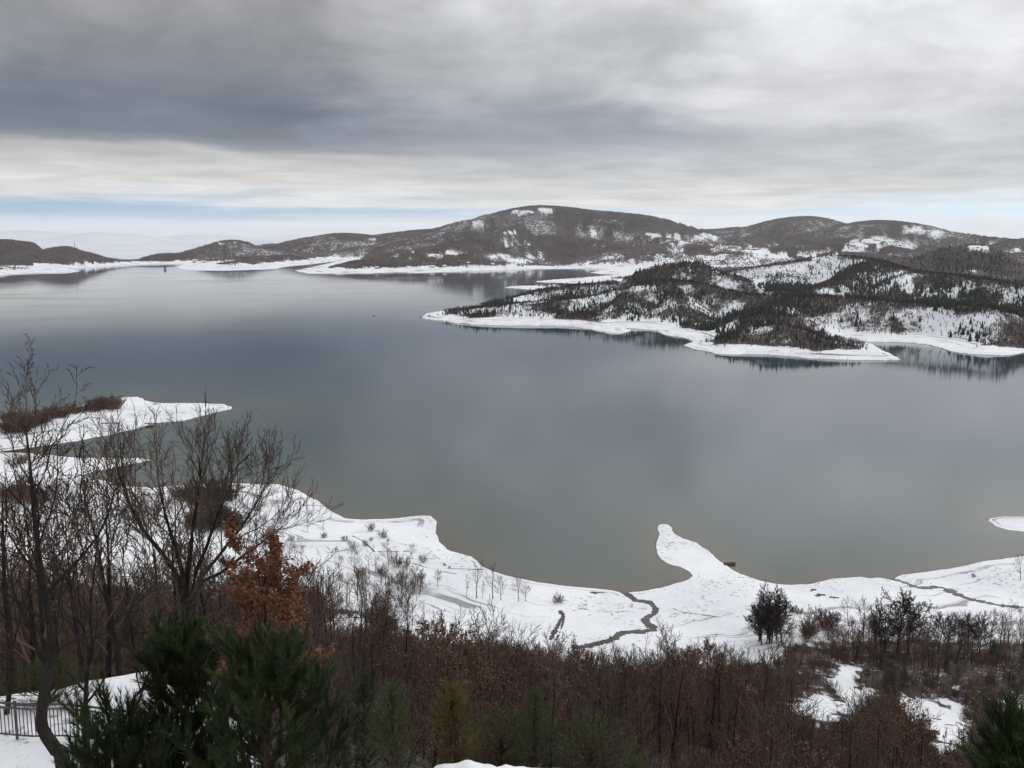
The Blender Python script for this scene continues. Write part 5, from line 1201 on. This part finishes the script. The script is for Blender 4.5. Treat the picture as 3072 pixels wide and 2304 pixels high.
# snow heaped along the foot of the terrace edge
bk = []; q = np.random.RandomState(3); N1, N2 = 60, 9
for i in range(N1):
    t = i / (N1 - 1); x = -4.5 + 7.5 * t; y = 27.3 - 1.2 * t + 0.3 * math.sin(t * 9); hgt = 0.05 + 0.6 * float(fbm(np.array([t * 9.0]), np.array([3.3]), 7, 3)[0]); hgt *= math.sin(math.pi * min(max(t, 0.0), 1.0))
    for j in range(N2):
        u = j / (N2 - 1) * 2 - 1; xx, yy = x, y + u * 0.95; bk.append((xx, yy, float(ground_z(xx, yy)) - 0.05 + hgt * max(0, 1 - u * u) ** 0.8 + 0.03 * q.rand()))
me = mesh_np('snow_bank', bk, [(i * N2 + j, (i + 1) * N2 + j, (i + 1) * N2 + j + 1, i * N2 + j + 1) for i in range(N1 - 1) for j in range(N2 - 1)], M['snow_lump'], True)
tag(link('snow_bank', me), 'ridge of heaped snow behind the fence at the bottom edge', 'snow bank')

# ------------------------------------------------------------------ boats, mast, intake tower, houses
def rowing_boat(px, py, L, rz, label, name='rowing_boat'):
    p = at_z(px, py, 0.0); g = max(0.0, float(ground_z(p[0], p[1]))); o = empty(name, (p[0], p[1], g), rz, L / 4.0)
    secs = 9; V = []; F = []
    for i in range(secs):
        t = i / (secs - 1) * 2 - 1; bw = 0.72 * (1 - abs(t) ** 2.6) ** 0.7 + 0.02 if t > -0.9 else 0.40; sheer = 0.48 + 0.14 * t * t + (0.10 if t > 0.6 else 0); kz = -0.12 + 0.16 * max(0, t) ** 3
        for (f, z) in ((-1, sheer), (-0.78, 0.18 + kz), (-0.35, kz), (0.35, kz), (0.78, 0.18 + kz), (1, sheer)): V.append((t * 2.0, f * bw, z))
    for i in range(secs - 1):
        for j in range(5): F.append((i * 6 + j, i * 6 + j + 1, (i + 1) * 6 + j + 1, (i + 1) * 6 + j))
    F += [(0, 1, 4, 5), (1, 2, 3, 4)]
    hull = link('hull', mesh_np('hull', V, F, M['boat_wood'], False), o)
    sol = hull.modifiers.new('thickness', 'SOLIDIFY'); sol.thickness = 0.05; sol.offset = 1
    for tx in (-0.9, 0.1, 1.0): MB().box((tx, 0, 0.30), (0.26, 1.25 * (1 - (abs(tx) / 2) ** 2.6) ** 0.7, 0.04)).build('thwart', M['boat_inside'], o)
    for s_ in (-1, 1): MB().tube([(-1.9, s_ * 0.36, 0.60), (-1.2, s_ * 0.64, 0.53), (0, s_ * 0.73, 0.50), (1.2, s_ * 0.62, 0.56), (1.9, s_ * 0.14, 0.72)], 0.035, 5).build('gunwale', M['boat_inside'], o)
    return tag(o, label, 'boat')
rowing_boat(2189, 1694, 5.6, 0.15, 'dark red wooden boat moored beside the snow spit in the middle bay')
rowing_boat(449, 1281, 6.5, 0.3, 'brown wooden boat at the shore of the left spit')
rowing_boat(1121, 948, 5.0, 0.1, 'tiny dark boat alone in the middle of the lake')

def radio_mast(x, y, h, label):
    z = float(ground_z(x, y)); o = empty('radio_mast', (x, y, z)); legs = []
    for k in range(3):
        a = 2.094 * k; pts = [(1.9 * (1 - t * 0.75) * math.cos(a), 1.9 * (1 - t * 0.75) * math.sin(a), h * t - 0.5) for t in (0, 0.33, 0.66, 1)]; legs.append(pts); MB().tube(pts, 0.42, 5).build('leg', M['steel'], o)
    b = MB()
    for i in range(10):
        t0, t1 = i / 10, (i + 1) / 10
        for k in range(3):
            a0, a1 = 2.094 * k, 2.094 * (k + 1); r0, r1 = 1.9 * (1 - t0 * 0.75), 1.9 * (1 - t1 * 0.75)
            b.tube([(r0 * math.cos(a0), r0 * math.sin(a0), h * t0), (r1 * math.cos(a1), r1 * math.sin(a1), h * t1)], 0.22, 4)
    b.build('bracing', M['steel'], o); MB().tube([(0, 0, h - 1), (0, 0, h + 7)], [0.35, 0.2], 5).build('antenna', M['steel'], o)
    return tag(o, label, 'mast')
pm = at_range(224, 733, 5150); radio_mast(pm[0], pm[1], 36, 'thin radio mast on the rounded hilltop at far left')

pt = at_z(495, 806, 0); tw = empty('intake_tower', (pt[0], pt[1], 0)); tag(tw, 'dark concrete intake tower standing in the water at far left', 'tower')
MB().tube([(0, 0, -8), (0, 0, 9)], [4.6, 4.2], 14).build('shaft', M['concrete'], tw); MB().tube([(0, 0, 9), (0, 0, 9.9)], 7.2, 14).build('platform', M['concrete'], tw)
cab = MB().box((0, 0, 9.9), (9.5, 8.5, 5.0)).build('cabin', M['concrete'], tw); MB().box((0, 0, 14.9), (10.6, 9.6, 0.7)).build('roof', M['snow_lump'], tw)
for k in (-2.8, 0, 2.8): MB().box((k, -4.3, 11.6), (1.5, 0.2, 1.8)).build('window', M['dark_opening'], cab)

def house(sx, sy, w, d, h, rz, label, wallmat='plaster', D=None, name='house'):
    p = drop_px(sx, sy, 800) if D is None else at_range(sx, sy, D); z = float(ground_z(p[0], p[1])); o = empty(name, (p[0], p[1], z - 0.3), rz)
    wl = MB().box((0, 0, 0), (w, d, h)); rh = d * 0.32
    for s_ in (-1, 1): wl.poly([(s_ * w / 2, -d / 2, h), (s_ * w / 2, d / 2, h), (s_ * w / 2, 0, h + rh)])
    wl.build('wall', M[wallmat], o); e = 0.5; rf = MB()
    for s_ in (-1, 1):
        a = [(-w / 2 - e, s_ * (d / 2 + e), h - e * 0.64), (w / 2 + e, s_ * (d / 2 + e), h - e * 0.64), (w / 2 + e, 0, h + rh), (-w / 2 - e, 0, h + rh)]; b_ = [(x, y, zz + 0.35) for x, y, zz in a]
        n = len(rf.v); rf.v += a + b_; rf.f += [(n, n + 1, n + 2, n + 3), (n + 7, n + 6, n + 5, n + 4)] + [(n + i, n + 4 + i, n + 4 + (i + 1) % 4, n + (i + 1) % 4) for i in range(4)]
    r = rf.build('roof', M['snow_lump'], o); MB().box((w * 0.25, d * 0.12, h + rh * 0.4), (0.8, 0.8, rh * 0.6 + 1.2)).build('chimney', M['concrete'], r)
    n = max(2, int(w / 3.5)); st = max(1, int(h / 3))
    for f in range(st):
        for i in range(n): MB().box((-w / 2 + w * (i + 0.5) / n, -d / 2 - 0.02, 0.9 + f * 3.0), (1.1, 0.14, 1.4)).build('window', M['dark_opening'], o)
    MB().box((w * 0.5 + 0.02, 0, 0.3), (0.12, 1.1, 2.1)).build('door', M['boat_wood'], o)
    return tag(o, label, 'building', 'houses along the far shore')
house(583, 789, 15, 13, 14, 0.2, 'tall cream building on the far left shore behind the intake tower')
house(612, 788, 20, 12, 7, 0.1, 'low cream building right of the tall cream one on the far shore')
for k, (sx, sy, w, h, lb) in enumerate(((1131, 806, 16, 6, 'small pale house near the left end of the far snowy shore'), (1296, 803, 20, 7, 'pale house in the middle of the far snowy shore'), (1334, 801, 14, 6, 'smaller house right of the middle far-shore house'), (1405, 792, 13, 6, 'house on the snowy rise of the far shore'), (1478, 795, 14, 6, 'house right of the snowy rise on the far shore'), (1530, 790, 12, 5, 'last house on the right of the far snowy shore'), (1585, 787, 12, 5, 'house among trees behind the far bay'), (2300, 768, 13, 6, 'farmhouse in the snowy valley behind the peninsula'), (2420, 760, 12, 5, 'farmhouse on the slope right of the snowy valley'), (2700, 738, 13, 5, 'farmhouse in the hillside snow clearing at right'), (2745, 742, 12, 5, 'second farmhouse in the hillside snow clearing at right'))):
    house(sx, sy, w, 9, h, 0.3 * math.sin(k * 2.1), lb, 'plaster' if k % 3 else 'concrete')

# ------------------------------------------------------------------ look-alikes that still share a label: told apart by their order from the left
ORD = ['leftmost', 'second from left', 'third from left', 'fourth from left', 'fifth from left', 'sixth from left', 'seventh from left', 'eighth from left', 'ninth from left', 'tenth from left']
same = {}
for o in COL.objects:
    if o.parent is None and 'label' in o and o.get('kind') is None: same.setdefault(o['label'], []).append(o)
for lb, os_ in same.items():
    if len(os_) < 2: continue
    os_.sort(key=lambda o: project(o.location.x, o.location.y, o.location.z)[0])
    for k, o in enumerate(os_):
        j = len(os_) - 1 - k
        if j == 0: add = 'rightmost'
        elif k < len(ORD): add = ORD[k]
        elif j < len(ORD): add = ORD[j].replace('left', 'right')
        else: add = 'amid the rest'
        if len((lb + ' ' + add).split()) <= 16: o['label'] = lb + ', ' + add

# ------------------------------------------------------------------ haze
hb = MB().box((0, 0, -560), (260000, 260000, 1240)).build('haze', None)
m = bpy.data.materials.new('haze_air'); m.use_nodes = True; nt = m.node_tree; nt.nodes.clear()
pv = nd(nt, 'ShaderNodeVolumePrincipled'); pv.inputs['Color'].default_value = (0.96, 0.98, 1.0, 1); pv.inputs['Density'].default_value = 1.8e-5; pv.inputs['Anisotropy'].default_value = 0.3
ou = nd(nt, 'ShaderNodeOutputMaterial'); nt.links.new(pv.outputs[0], ou.inputs['Volume']); hb.data.materials.append(m)
tag(hb, 'thin pale haze in the air over the whole lake', 'haze', kind='stuff')
